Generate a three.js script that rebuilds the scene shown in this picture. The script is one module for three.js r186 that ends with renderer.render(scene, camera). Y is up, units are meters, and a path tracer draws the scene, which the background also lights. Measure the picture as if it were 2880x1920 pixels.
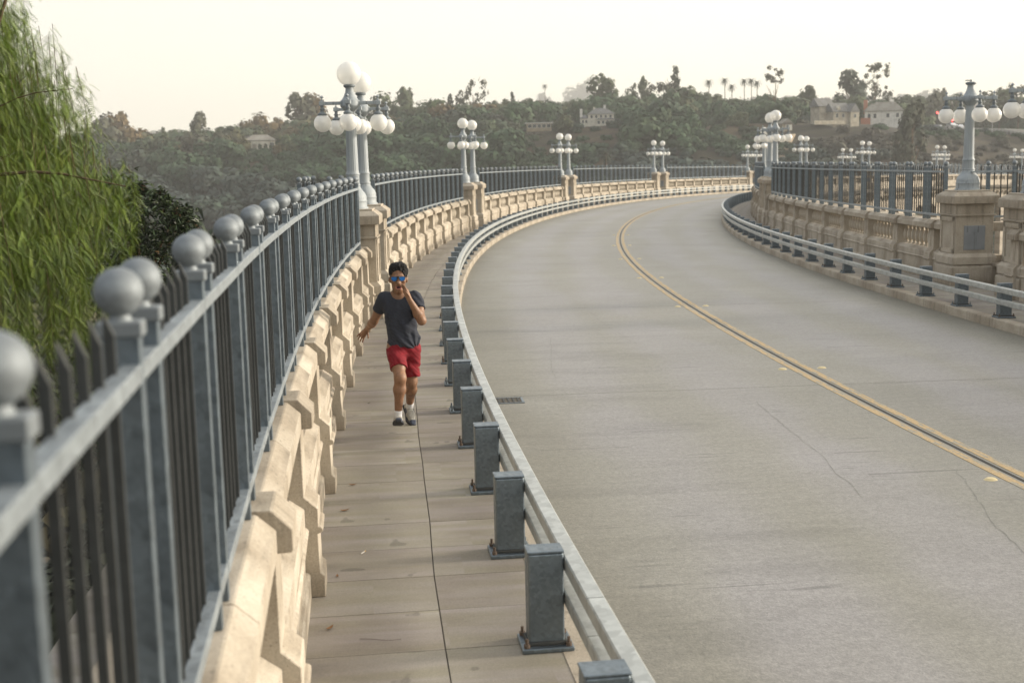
import * as THREE from 'three';
import { mergeGeometries, toCreasedNormals } from 'three/addons/utils/BufferGeometryUtils.js';
import { RoundedBoxGeometry } from 'three/addons/geometries/RoundedBoxGeometry.js';

// ------------------------------------------------------------------ camera, sky, sun, exposure
const scene = new THREE.Scene();
const camera = new THREE.PerspectiveCamera(2 * Math.atan(960 / 3500) * 180 / Math.PI, 1024 / 682, 0.1, 6000);
camera.filmGauge = 36;
camera.position.set(0, 2.75, 0);
camera.rotation.order = 'YXZ';
camera.rotation.set(-Math.atan((960 - 453.67) / 3500), 0, -0.0215);
camera.focus = 12.9;
camera.userData.fStop = 2.8;
const renderer = new THREE.WebGLRenderer();
renderer.setSize(1024, 682);
renderer.toneMapping = THREE.LinearToneMapping;
renderer.toneMappingExposure = 1.7;
renderer.shadowMap.enabled = true;

const SUN_AZ = 78 * Math.PI / 180, SUN_EL = 13 * Math.PI / 180;   // to the right of the view, low
const sunDir = new THREE.Vector3(Math.sin(SUN_AZ) * Math.cos(SUN_EL), Math.sin(SUN_EL), -Math.cos(SUN_AZ) * Math.cos(SUN_EL));
{
  const W = 512, H = 256, data = new Float32Array(W * H * 4);
  const mix = (a, b, t) => a + (b - a) * t;
  for (let j = 0; j < H; j++) for (let i = 0; i < W; i++) {
    const el = ((j + 0.5) / H - 0.5) * Math.PI, az = ((i + 0.5) / W - 0.5) * 2 * Math.PI;
    const y = Math.sin(el), x = Math.cos(el) * Math.cos(az), z = Math.cos(el) * Math.sin(az);
    const c = x * sunDir.x + y * sunDir.y + z * sunDir.z, g = Math.acos(Math.max(-1, Math.min(1, c)));
    const up = Math.max(0, y), t = Math.pow(up, 0.6);
    // evening sky: warm bright haze on the sun's side, cooler and dimmer away from it
    const west = Math.pow(0.5 + 0.5 * c, 0.46), glow = Math.exp(-((g / 0.75) ** 2));
    const hz = [mix(0.05, 1.02, west), mix(0.07, 0.965, west), mix(0.11, 0.805, west)];
    const zn = [mix(0.11, 0.62, west), mix(0.15, 0.655, west), mix(0.23, 0.70, west)];
    const G = [0.75, 0.55, 0.27], low = Math.exp(-Math.max(0, el) / 0.07) * west; hz[1] -= 0.02 * low; hz[2] -= 0.13 * low;
    for (let k = 0; k < 3; k++) data[(j * W + i) * 4 + k] = el < 0 ? 0.12 : mix(hz[k], zn[k], t) + G[k] * glow;
    data[(j * W + i) * 4 + 3] = 1;
  }
  const sky = new THREE.DataTexture(data, W, H, THREE.RGBAFormat, THREE.FloatType);
  sky.mapping = THREE.EquirectangularReflectionMapping; sky.magFilter = THREE.LinearFilter; sky.needsUpdate = true;
  scene.background = sky; scene.environment = sky;
}
const sun = new THREE.DirectionalLight(new THREE.Color().setRGB(1, 0.90, 0.76), 3.8);
sun.position.copy(sunDir).multiplyScalar(300); sun.castShadow = true; sun.shadow.radius = 13;
sun.shadow.mapSize.set(2048, 2048);
Object.assign(sun.shadow.camera, { left: -150, right: 150, top: 120, bottom: -120, near: 1, far: 900 });
scene.add(sun, sun.target);
scene.fog = new THREE.FogExp2(new THREE.Color().setRGB(0.97, 0.965, 0.95), 0.0004);

// ------------------------------------------------------------------ helpers
function rng(seed) { let a = seed >>> 0; return () => { a = (a + 0x6D2B79F5) >>> 0; let t = a; t = Math.imul(t ^ (t >>> 15), t | 1); t ^= t + Math.imul(t ^ (t >>> 7), t | 61); return ((t ^ (t >>> 14)) >>> 0) / 4294967296; }; }
const hash = (x, y, s) => { let h = Math.imul(x, 374761393) + Math.imul(y, 668265263) + Math.imul(s, 2147483647 ^ 0x5bd1e995); h = Math.imul(h ^ (h >>> 13), 1274126177); return ((h ^ (h >>> 16)) >>> 0) / 4294967296; };
function vn(x, y, per, s) {   // tileable value noise
  const xi = Math.floor(x), yi = Math.floor(y), fx = x - xi, fy = y - yi, m = (a) => ((a % per) + per) % per;
  const u = fx * fx * (3 - 2 * fx), v = fy * fy * (3 - 2 * fy), X = m(xi), X1 = m(xi + 1), Y = m(yi), Y1 = m(yi + 1);
  const a = hash(X, Y, s), b = hash(X1, Y, s), c = hash(X, Y1, s), d = hash(X1, Y1, s);
  return a + (b - a) * u + (c - a + (a - b - c + d) * u) * v;
}
function fbm(x, y, per, s, oct = 4) { let a = 0, w = 0.5, t = 0; for (let o = 0; o < oct; o++) { a += w * vn(x, y, per, s + o * 17); t += w; x *= 2; y *= 2; per *= 2; w *= 0.5; } return a / t; }
const clamp = (x, a = 0, b = 1) => Math.max(a, Math.min(b, x)), lerp = (a, b, t) => a + (b - a) * t;
const sstep = (a, b, x) => { const t = clamp((x - a) / (b - a)); return t * t * (3 - 2 * t); };
function tex(size, fn, srgb = true, h = size) {
  const d = new Uint8Array(size * h * 4);
  for (let j = 0; j < h; j++) for (let i = 0; i < size; i++) { const c = fn(i / size, j / h, i, j), k = (j * size + i) * 4; if (typeof c === 'number') d[k] = d[k + 1] = d[k + 2] = clamp(c) * 255; else { d[k] = clamp(c[0]) * 255; d[k + 1] = clamp(c[1]) * 255; d[k + 2] = clamp(c[2]) * 255; } d[k + 3] = 255; }
  const t = new THREE.DataTexture(d, size, h); t.wrapS = t.wrapT = THREE.RepeatWrapping; t.magFilter = THREE.LinearFilter; t.minFilter = THREE.LinearMipmapLinearFilter; t.generateMipmaps = true;
  if (srgb) t.colorSpace = THREE.SRGBColorSpace; t.needsUpdate = true; return t;
}
const rep = (t, m) => { const c = t.clone(); c.repeat.set(1 / m, 1 / m); c.needsUpdate = true; return c; };
const lin = (r, g, b) => new THREE.Color().setRGB(r, g, b);
const taken = {};
function numbered(name) { const n = taken[name] = (taken[name] ?? -1) + 1; return n ? `${name}_${String(n).padStart(3, '0')}` : name; }
function mesh(name, geo, mat, parent) { const m = new THREE.Mesh(geo, mat); m.name = parent ? name : numbered(name); m.castShadow = m.receiveShadow = true; (parent ?? scene).add(m); return m; }
function tag(o, label, category, group, kind) { if (label) o.userData.label = label; if (category) o.userData.category = category; if (group) o.userData.group = group; if (kind) o.userData.kind = kind; return o; }
function thing(name, label, category, group) { const g = new THREE.Group(); g.name = numbered(name); scene.add(g); return tag(g, label, category, group); }
function copyOf(src, label) { const c = src.clone(); c.name = numbered(src.name.replace(/_\d{3}$/, '')); c.userData = { ...src.userData }; if (label) c.userData.label = label; scene.add(c); return c; }
const structure = (o, label) => { o.userData.kind = 'structure'; if (label) o.userData.label = label; return o; };
const merge = (list) => mergeGeometries(list.map((g) => { const n = g.index ? g.toNonIndexed() : g; if (!n.attributes.uv) n.setAttribute('uv', new THREE.BufferAttribute(new Float32Array(n.attributes.position.count * 2), 2)); for (const k of Object.keys(n.attributes)) if (!['position', 'normal', 'uv'].includes(k)) n.deleteAttribute(k); return n; }));
function box(w, h, d, x = 0, y = 0, z = 0, r = 0) { const g = r ? new RoundedBoxGeometry(w, h, d, 2, r) : new THREE.BoxGeometry(w, h, d); g.translate(x, y, z); return boxUV(g); }
function boxUV(g) {   // uv in metres from the dominant axis of each normal
  if (g.index) g = g.toNonIndexed();
  const p = g.attributes.position, n = g.attributes.normal, uv = new Float32Array(p.count * 2);
  for (let i = 0; i < p.count; i++) { const ax = Math.abs(n.getX(i)), ay = Math.abs(n.getY(i)), az = Math.abs(n.getZ(i)); uv[2 * i] = ax > ay && ax > az ? p.getZ(i) : p.getX(i); uv[2 * i + 1] = ay > ax && ay > az ? p.getZ(i) : p.getY(i); }
  g.setAttribute('uv', new THREE.BufferAttribute(uv, 2)); return g;
}
function extrude(pts, depth, bevel = 0, holes) {   // profile in x,y; runs along z, centred
  const s = new THREE.Shape(pts.map((p) => new THREE.Vector2(p[0], p[1]))); if (holes) s.holes.push(...holes);
  const g = new THREE.ExtrudeGeometry(s, { depth: depth - 2 * bevel, bevelEnabled: bevel > 0, bevelSize: bevel, bevelThickness: bevel, bevelOffset: -bevel, bevelSegments: 1, curveSegments: 10, steps: 1 });
  g.translate(0, 0, -depth / 2 + bevel); return boxUV(g);
}
const lathe = (pts, seg = 16) => { const g = new THREE.LatheGeometry(pts.map((p) => new THREE.Vector2(p[0], p[1])), seg); return g; };
function tube(pts, r0, r1, seg = 6, n = 8) {   // tapered tube through points
  const c = new THREE.CatmullRomCurve3(pts.map((p) => p.isVector3 ? p : new THREE.Vector3(...p))), fr = c.computeFrenetFrames(n, false), pos = [], idx = [];
  for (let i = 0; i <= n; i++) { const q = c.getPointAt(i / n), r = lerp(r0, r1, i / n); for (let j = 0; j < seg; j++) { const a = j / seg * 2 * Math.PI, v = fr.normals[i].clone().multiplyScalar(Math.cos(a) * r).addScaledVector(fr.binormals[i], Math.sin(a) * r).add(q); pos.push(v.x, v.y, v.z); } }
  for (let i = 0; i < n; i++) for (let j = 0; j < seg; j++) { const a = i * seg + j, b = i * seg + (j + 1) % seg; idx.push(a, b, a + seg, b, b + seg, a + seg); }
  const g = new THREE.BufferGeometry(); g.setAttribute('position', new THREE.Float32BufferAttribute(pos, 3)); g.setIndex(idx); g.computeVertexNormals(); return g;
}

// ------------------------------------------------------------------ the line of the bridge: s metres along, la metres to the right, h above the footway
const KN = [0.00461, 0.005, 0.00586, 0.0051, 0.00501, 0.0061, 0.00531, 0.00412], S0 = -5.134, KSTEP = 18.58;
const kappa = (s) => { const t = clamp((s - S0) / KSTEP, 0, 6.999), i = Math.floor(t); return lerp(KN[i], KN[i + 1], t - i); };
const PATH = (() => {
  const ds = 0.05, f = [], b = []; let x = 0.91292, z = 1.65674, th = -0.14618, s = S0;
  for (let i = 0; i < 6200; i++) { f.push([x, z, th]); const k = kappa(s), t = th + k * ds / 2; x += Math.sin(t) * ds; z += Math.cos(t) * ds; th += k * ds; s += ds; }
  x = 0.91292; z = 1.65674; th = -0.14618;
  for (let i = 0; i < 300; i++) { const t = th - KN[0] * ds / 2; x -= Math.sin(t) * ds; z -= Math.cos(t) * ds; th -= KN[0] * ds; b.push([x, z, th]); }
  b.reverse(); const all = b.concat(f), base = S0 - b.length * ds;
  return (q) => { const t = clamp((q - base) / ds, 0, all.length - 1.001), i = Math.floor(t), u = t - i, A = all[i], B = all[i + 1]; return [lerp(A[0], B[0], u), lerp(A[1], B[1], u), lerp(A[2], B[2], u)]; };
})();
const grade = (s) => { const q = s / 100, e = Math.max(0, (s - 60) / 50); return 0.0665 * q - 0.358 * q * q - 0.10 * e * e; };
function at(s, la, h = 0) { const [x, z, th] = PATH(s); return new THREE.Vector3(x + Math.cos(th) * la, h + grade(s), -(z - Math.sin(th) * la)); }
const yaw = (s) => -PATH(s)[2];
function put(o, s, la, h = 0, side = 1) { o.position.copy(at(s, la, h)); o.rotation.y = yaw(s) + (side < 0 ? Math.PI : 0); return o; }
function sweep(prof, s0, s1, step = 1) {   // closed profile [[la, h] ...] carried along the bridge
  let area = 0; prof.forEach((p, i) => { const q = prof[(i + 1) % prof.length]; area += p[0] * q[1] - q[0] * p[1]; });
  const P = area > 0 ? prof : prof.slice().reverse(), n = Math.max(1, Math.ceil((s1 - s0) / step - 1e-6)), pos = [], uv = [], idx = [];
  let len = 0;
  for (let e = 0; e < P.length; e++) {
    const a = P[e], b = P[(e + 1) % P.length], L = Math.hypot(b[0] - a[0], b[1] - a[1]), o = pos.length / 3;
    for (let i = 0; i <= n; i++) { const s = lerp(s0, s1, i / n), A = at(s, a[0], a[1]), B = at(s, b[0], b[1]); pos.push(A.x, A.y, A.z, B.x, B.y, B.z); uv.push(s, len, s, len + L); }
    for (let i = 0; i < n; i++) { const k = o + 2 * i; idx.push(k, k + 2, k + 3, k, k + 3, k + 1); }
    len += L;
  }
  const tri = THREE.ShapeUtils.triangulateShape(P.map((p) => new THREE.Vector2(...p)), []);
  for (const [s, flip] of [[s0, false], [s1, true]]) { const o = pos.length / 3; for (const p of P) { const v = at(s, p[0], p[1]); pos.push(v.x, v.y, v.z); uv.push(p[0], p[1]); } for (const t of tri) idx.push(o + t[0], o + t[flip ? 2 : 1], o + t[flip ? 1 : 2]); }
  const g = new THREE.BufferGeometry(); g.setAttribute('position', new THREE.Float32BufferAttribute(pos, 3)); g.setAttribute('uv', new THREE.Float32BufferAttribute(uv, 2)); g.setIndex(idx); g.computeVertexNormals(); return g;
}
const rect = (a, b, lo, hi) => [[a, lo], [b, lo], [b, hi], [a, hi]];
// ------------------------------------------------------------------ surfaces
const T = {};
// cast stone: mottled, pitted, with faint rain streaks of dirt
T.stone = tex(1024, (u, v) => {
  const a = fbm(u * 6, v * 6, 6, 3, 6), f = vn(u * 256, v * 256, 256, 9), st = fbm(u * 40, v * 3, 40, 21, 3), pit = vn(u * 150, v * 150, 150, 33) > 0.93 ? 0.72 : 1;
  const k = (0.80 + 0.26 * (a - 0.5) + 0.10 * (f - 0.5) - 0.30 * Math.max(0, st - 0.57)) * pit; return [k, k * lerp(0.965, 1, a), k * lerp(0.91, 0.99, a)];
});
T.stoneB = tex(512, (u, v) => 0.55 + 0.35 * (fbm(u * 30, v * 30, 30, 5, 4) - 0.5) - (vn(u * 110, v * 110, 110, 33) > 0.93 ? 0.3 : 0), false);
// footway: trowelled concrete with smears, gum spots and grit
T.walk = tex(1024, (u, v) => {
  const a = fbm(u * 4, v * 4, 4, 41, 6), st = fbm(u * 3, v * 24, 3 * 8, 45, 4), f = vn(u * 512, v * 512, 512, 47), b = fbm(u * 12, v * 12, 12, 43, 3);
  const k = 0.80 + 0.22 * (a - 0.5) + 0.13 * (st - 0.5) + 0.09 * (f - 0.5) - 0.12 * sstep(0.80, 0.84, b); return [k, k * lerp(0.955, 1.0, a), k * lerp(0.89, 1.0, st)];
});
T.walkB = tex(512, (u, v) => 0.5 + 0.5 * (fbm(u * 8, v * 120, 120, 61, 3) - 0.5) + 0.3 * (vn(u * 200, v * 200, 200, 63) - 0.5), false);
// road: worn, cross-grooved concrete, aggregate showing
T.road = tex(2048, (u, v, i, j) => {
  const f = vn(u * 700, v * 700, 700, 71), f2 = vn(u * 260, v * 260, 260, 75), st = fbm(u * 6, v * 120, 120, 73, 4), a = fbm(u * 7, v * 7, 7, 77, 4);
  let k = 0.78 + 0.13 * (f - 0.5) + 0.07 * (f2 - 0.5) + 0.06 * (st - 0.5) + 0.07 * (a - 0.5);
  if (f > 0.93) k -= 0.20; else if (f < 0.05) k += 0.12;
  k -= 0.16 * sstep(0.66, 0.8, st) * sstep(0.4, 0.6, a); return [k, k * 0.99, k * lerp(0.955, 0.985, a)];
});
T.roadB = tex(1024, (u, v) => 0.5 + 0.7 * (vn(u * 330, v * 330, 330, 81) - 0.5) + 0.35 * (fbm(u * 6, v * 200, 200, 83, 3) - 0.5), false);
// hot-dip galvanising: crystal flakes
{
  const N = 26, cell = (x, y) => { const cx = Math.floor(x), cy = Math.floor(y); let d1 = 9, id = 0; for (let a = -1; a < 2; a++) for (let b = -1; b < 2; b++) { const X = ((cx + a) % N + N) % N, Y = ((cy + b) % N + N) % N, px = cx + a + hash(X, Y, 5), py = cy + b + hash(X, Y, 6), d = (px - x) ** 2 + (py - y) ** 2; if (d < d1) { d1 = d; id = hash(X, Y, 7); } } return id; };
  T.zinc = tex(512, (u, v) => { const w = 0.6 * (vn(u * 60, v * 60, 60, 91) - 0.5), id = cell(u * N + w, v * N - w), a = fbm(u * 5, v * 5, 5, 93, 4), k = 0.78 + 0.10 * (id - 0.5) + 0.12 * (a - 0.5); return [k * 0.98, k, k * 1.015]; });
  T.zincR = tex(512, (u, v) => { const id = cell(u * N, v * N), a = fbm(u * 6, v * 6, 6, 95, 4); return 0.60 + 0.25 * (id - 0.5) + 0.3 * (a - 0.5); }, false);
}
T.soil = tex(1024, (u, v) => { const a = fbm(u * 5, v * 5, 5, 101, 6), f = vn(u * 200, v * 200, 200, 103), k = 0.62 + 0.5 * (a - 0.5) + 0.2 * (f - 0.5); return [k, k * lerp(0.86, 0.98, a), k * lerp(0.72, 0.85, f)]; });
T.bark = tex(256, (u, v) => { const k = 0.55 + 0.5 * (fbm(u * 16, v * 3, 16, 111, 4) - 0.5); return [k, k * 0.9, k * 0.78]; });
T.paint = tex(512, (u, v) => { const a = fbm(u * 5, v * 5, 5, 121, 5), st = fbm(u * 30, v * 2, 30, 123, 3), k = 0.86 + 0.14 * (a - 0.5) - 0.16 * sstep(0.6, 0.8, st); return [k, k, k * 0.99]; });
T.cloth = tex(256, (u, v) => 0.8 + 0.25 * (vn(u * 128, v * 128, 128, 131) - 0.5) + 0.12 * (fbm(u * 6, v * 6, 6, 133, 3) - 0.5));
T.yellow = tex(512, (u, v) => { const a = fbm(u * 16, v * 60, 60 * 4, 141, 4), w = sstep(0.56, 0.68, a), f = vn(u * 200, v * 200, 200, 143); return [lerp(0.79, 0.68, w) + 0.1 * (f - 0.5), lerp(0.70, 0.66, w) + 0.1 * (f - 0.5), lerp(0.54, 0.60, w) + 0.08 * (f - 0.5)]; });
const std = (o) => new THREE.MeshStandardMaterial(o);
const M = {
  stone: std({ color: lin(0.60, 0.54, 0.46), map: rep(T.stone, 1.7), bumpMap: rep(T.stoneB, 0.8), bumpScale: 0.004, roughness: 0.9 }),
  stonePale: std({ color: lin(0.66, 0.60, 0.515), map: rep(T.stone, 1.3), bumpMap: rep(T.stoneB, 0.7), bumpScale: 0.004, roughness: 0.9 }),
  stoneWorn: std({ color: lin(0.54, 0.485, 0.41), map: rep(T.stone, 2.3), bumpMap: rep(T.stoneB, 0.9), bumpScale: 0.005, roughness: 0.92 }),
  stoneTop: std({ color: lin(0.47, 0.40, 0.32), map: rep(T.stone, 0.9), bumpMap: rep(T.stoneB, 0.5), bumpScale: 0.006, roughness: 0.95 }),
  walk: [0, 1, 2].map((i) => std({ color: lin(0.435 - 0.014 * i, 0.41 - 0.013 * i, 0.365 - 0.01 * i), map: rep(T.walk, 2.2 + 0.37 * i), bumpMap: rep(T.walkB, 1.1), bumpScale: 0.0016, roughness: 0.86 })),
  bed: std({ color: lin(0.10, 0.088, 0.07), roughness: 1 }),
  curb: std({ color: lin(0.58, 0.52, 0.44), map: rep(T.stone, 2.1), bumpMap: rep(T.stoneB, 0.8), bumpScale: 0.004, roughness: 0.9 }),
  road: std({ color: lin(0.405, 0.395, 0.372), vertexColors: true, map: rep(T.road, 8), bumpMap: rep(T.roadB, 3), bumpScale: 0.002, roughness: 0.52 }),
  seam: std({ color: lin(0.05, 0.047, 0.043), roughness: 1 }),
  crack: std({ color: lin(0.23, 0.225, 0.21), roughness: 1 }),
  yellow: std({ color: lin(0.82, 0.78, 0.74), map: rep(T.yellow, 3), bumpMap: rep(T.roadB, 3), bumpScale: 0.003, roughness: 0.7 }),
  marker: std({ color: lin(0.66, 0.54, 0.30), roughness: 0.45 }),
  zinc: std({ color: lin(0.50, 0.535, 0.555), map: rep(T.zinc, 0.75), roughnessMap: rep(T.zincR, 0.9), roughness: 0.85, metalness: 0.55 }),
  zincPost: std({ color: lin(0.29, 0.335, 0.37), map: rep(T.zinc, 0.55), roughnessMap: rep(T.zincR, 0.8), roughness: 0.72, metalness: 0.7 }),
  zincCap: null,
  rail: std({ color: lin(0.72, 0.72, 0.68), map: rep(T.zinc, 1.6), roughnessMap: rep(T.zincR, 1.4), roughness: 0.72, metalness: 0.45 }),
  ball: std({ color: lin(0.37, 0.395, 0.41), map: rep(T.zinc, 3), roughness: 0.62, metalness: 0.35 }),
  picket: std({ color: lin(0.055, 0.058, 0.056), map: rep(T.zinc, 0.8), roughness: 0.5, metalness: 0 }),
  rust: std({ color: lin(0.11, 0.08, 0.06), roughness: 0.9 }),
  iron: std({ color: lin(0.06, 0.062, 0.06), roughness: 0.7, metalness: 0.4 }),
  lamp: std({ color: lin(0.41, 0.455, 0.49), map: rep(T.paint, 0.9), roughness: 0.55 }),
  lampDark: std({ color: lin(0.24, 0.275, 0.30), map: rep(T.paint, 0.5), roughness: 0.6 }),
  globe: new THREE.MeshPhysicalMaterial({ color: lin(0.96, 0.95, 0.92), roughness: 0.35, transmission: 0.5, thickness: 0 }),
  plaque: std({ color: lin(0.33, 0.355, 0.39), map: rep(T.paint, 1.1), roughness: 0.5, metalness: 0.3 }),
};
// ------------------------------------------------------------------ stations of the pier pairs
const LEFT = [17.3, 45.8, 73.2, 100.3, 126.9, 155.1, 183.5, 211.5], RIGHT = [17.87, 45.9, 72.8, 97.7, 123.6, 151.6, 179.0, 206.5];
const END = 262, ROADH = -0.15;

// ------------------------------------------------------------------ carriageway
{
  const bed = structure(mesh('road', sweep(rect(0.1, 9.06, -0.45, ROADH - 0.03), -11, END, 2), M.bed), 'worn grey concrete carriageway curving to the right');
  // slabs between cross joints, split along the centre; every slab a piece of its own
  const joints = [-9.9, -0.65, 8.5, 17.65, 26.95, 35.9, 45.0, 54.2, 63.3]; for (let s = 72.4; s < END; s += 9.15) joints.push(s); joints.push(END);
  const r = rng(5);
  joints.unshift(-11);
  for (let q = 0; q + 1 < joints.length; q++) for (const [a, b] of [[0.168, 4.70], [4.704, 8.992]]) {
    const s0 = joints[q] + 0.006, s1 = joints[q + 1] - 0.006, n = Math.ceil((s1 - s0) / (s0 < 40 ? 0.1 : 0.7)), w = s0 < 40 ? 44 : 12, pos = [], uv = [], col = [], idx = [], du = r() * 5, dv = r() * 5;
    for (let i = 0; i <= n; i++) for (let j = 0; j <= w; j++) {
      const s = lerp(s0, s1, i / n), la = lerp(a, b, j / w), p = at(s, la, ROADH); pos.push(p.x, p.y, p.z); uv.push(la + du, s + dv);
      // what lies on it: tyre-polished lanes, brown silt near the gutters with a ragged edge, cross smears of oil and rubber
      const wob = fbm(s * 0.5 + 40, la * 0.9 + 7, 4096, 201, 3), lane = Math.min(Math.abs(la - 1.75), Math.abs(la - 3.35), Math.abs(la - 5.95), Math.abs(la - 7.55));
      const polish = sstep(0.75, 0.1, lane + (wob - 0.5)), d = Math.min(la - 0.17, 8.99 - la), silt = sstep(1.15, 0.1, d + 1.3 * (wob - 0.5)), smear = sstep(0.62, 0.72, fbm(s * 2.6 + 9, la * 0.5 + 3, 4096, 207, 5)) * (la < 3 ? 1 : 0.35), pat = fbm(s * 0.28 + 13, la * 0.35, 4096, 211, 4) - 0.5;
      let k = 1 + 0.10 * polish + 0.22 * pat - 0.20 * silt - 0.12 * smear; const bl = 1 - 0.09 * silt + 0.07 * polish - 0.04 * (1 - polish); col.push(k, k * (1 - 0.02 * silt), k * bl);
    }
    for (let i = 0; i < n; i++) for (let j = 0; j < w; j++) { const k = i * (w + 1) + j; idx.push(k, k + 1, k + w + 1, k + 1, k + w + 2, k + w + 1); }
    // skirt so that a slab has thickness at its joints
    const g = new THREE.BufferGeometry(); g.setAttribute('position', new THREE.Float32BufferAttribute(pos, 3)); g.setAttribute('uv', new THREE.Float32BufferAttribute(uv, 2)); g.setAttribute('color', new THREE.Float32BufferAttribute(col, 3)); g.setIndex(idx); g.computeVertexNormals();
    mesh('road_slab', g, M.road, bed);
  }
  // double yellow line
  const line = structure(mesh('centre_line', sweep(rect(4.56, 4.652, ROADH - 0.01, ROADH + 0.004), -11, END, 1.5), M.yellow), 'worn double yellow centre line on the carriageway');
  mesh('stripe', sweep(rect(4.762, 4.854, ROADH - 0.01, ROADH + 0.004), -11, END, 1.5), M.yellow, line);
  mesh('rubber_strip', sweep(rect(4.69, 4.725, ROADH - 0.01, ROADH + 0.003), -11, END, 1.5), M.seam, line);
  // hairline cracks wandering across the slabs
  const cr = rng(64); [[3.2, 3.1, 7.6, 3.5], [1.2, 3.6, 4.0, 4.3], [9.5, 1.3, 13.6, 1.55], [12.5, 2.9, 17.3, 2.6]].forEach(([s0, a0, s1, a1]) => { const n = 40, pos = [], idx = []; let w = 0; for (let i = 0; i <= n; i++) { w += (cr() - 0.5) * 0.03; const s = lerp(s0, s1, i / n), a = lerp(a0, a1, i / n) + w, h = (0.001 + 0.002 * cr()) * (i % n ? 1 : 0.2); for (const e of [-1, 1]) { const p = at(s, a + e * h, ROADH + 0.0035); pos.push(p.x, p.y, p.z); } } for (let i = 0; i < n; i++) { const k = 2 * i; idx.push(k, k + 1, k + 2, k + 1, k + 3, k + 2); } const g = new THREE.BufferGeometry(); g.setAttribute('position', new THREE.Float32BufferAttribute(pos, 3)); g.setIndex(idx); g.computeVertexNormals(); mesh('crack', g, M.crack, bed); });
  // raised ceramic markers beside it
  const mk = new THREE.CylinderGeometry(0.03, 0.05, 0.018, 12); mk.scale(1.3, 1, 1);
  [3.6, 9.77, 17.47, 23.75, 29.97, 36.12, 42.35].forEach((s, i) => [4.45, 5.0].forEach((la, j) => {
    const ord = ['first', 'second', 'third', 'fourth', 'fifth', 'sixth', 'seventh'][i];
    put(tag(mesh('road_marker', mk, M.marker), `raised yellow road marker, ${ord} in the row on the ${j ? 'far' : 'near'} side of the line`, 'road marker', 'raised markers along the centre line'), s, la, ROADH + 0.009);
  }));
}
// kerbs
for (const [a, b, name, lab] of [[0.02, 0.178, 'kerb', 'pale concrete kerb under the guardrail beside the runner'], [8.982, 9.16, 'kerb', 'pale concrete kerb under the guardrail across the road']]) {
  const left = a < 1, k = structure(mesh(name, sweep(rect(a + 0.006, b - 0.006, -0.4, -0.02), -11, END, 2), M.bed), lab); let s = -11, i = 0;
  while (s < END) { const L = s < 60 ? 3.05 : 12, e = Math.min(END, s + L), c = 0.012; mesh('kerb_stone', sweep(left ? [[a, -0.35], [b + 0.012, -0.35], [b, -c], [b - c, 0.002], [a, 0.002]] : [[a - 0.012, -0.35], [b, -0.35], [b, 0.002], [a + c, 0.002], [a, -c]], s, e - 0.012, 1), M.curb, k); s = e; i++; }
}
// footways, cast in rows of two slabs
for (const side of [1, -1]) {
  const L = side > 0, lo = L ? -2.9 : 9.16, hi = L ? 0.02 : 11.9;
  const base = structure(mesh('footway', sweep(rect(lo, hi, -0.3, -0.012), -11, END, 2), M.bed), L ? 'beige concrete footway the runner is on' : 'narrow concrete footway across the road'), r = rng(31);
  const mid = (s) => L ? -0.575 - 0.06 * sstep(4, 0, s) + 0.004 * Math.sin(s * 3) : 9.85;
  const near = 30;
  for (let s = -11 + 0.24; s < near; s += 0.64) for (const c of [0, 1]) {
    const g = [lo, hi], m0 = mid(s), m1 = mid(s + 0.64), a0 = c ? m0 + 0.004 : g[0], a1 = c ? m1 + 0.004 : g[0], b0 = c ? g[1] - 0.002 : m0 - 0.004, b1 = c ? g[1] - 0.002 : m1 - 0.004, e = 0.0028, dh = (r() - 0.5) * 0.002;
    const corner = (ss, la, h) => at(ss, la, h), p = [corner(s + e, a0, dh), corner(s + e, b0, dh), corner(s + 0.64 - e, b1, dh), corner(s + 0.64 - e, a1, dh)], q = p.map((v) => v.clone().setY(v.y - 0.02)), pos = [], uv = [];
    const quad = (A, B, C, D, ua) => { for (const [v, t] of [[A, ua[0]], [B, ua[1]], [C, ua[2]], [A, ua[0]], [C, ua[2]], [D, ua[3]]]) { pos.push(v.x, v.y, v.z); uv.push(...t); } };
    const ox = r() * 3, oy = r() * 3, U = [[a0 + ox, s + oy], [b0 + ox, s + oy], [b1 + ox, s + 0.64 + oy], [a1 + ox, s + 0.64 + oy]];
    quad(p[0], p[1], p[2], p[3], U); for (let k = 0; k < 4; k++) quad(p[k], q[k], q[(k + 1) % 4], p[(k + 1) % 4], [U[k], U[k], U[(k + 1) % 4], U[(k + 1) % 4]]);
    const geo = new THREE.BufferGeometry(); geo.setAttribute('position', new THREE.Float32BufferAttribute(pos, 3)); geo.setAttribute('uv', new THREE.Float32BufferAttribute(uv, 2)); geo.computeVertexNormals();
    mesh('paving_slab', geo, M.walk[Math.floor(r() * 3)], base);
  }
  const n = near - 0.24 - ((near - 0.24 + 11) % 0.64);
  mesh('paving', sweep(rect(lo, mid(near) - 0.004, -0.02, 0), near + 0.1, END, 1.5), M.walk[0], base); mesh('paving', sweep(rect(mid(near) + 0.004, hi - 0.002, -0.02, 0), near + 0.1, END, 1.5), M.walk[1], base);
}

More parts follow.
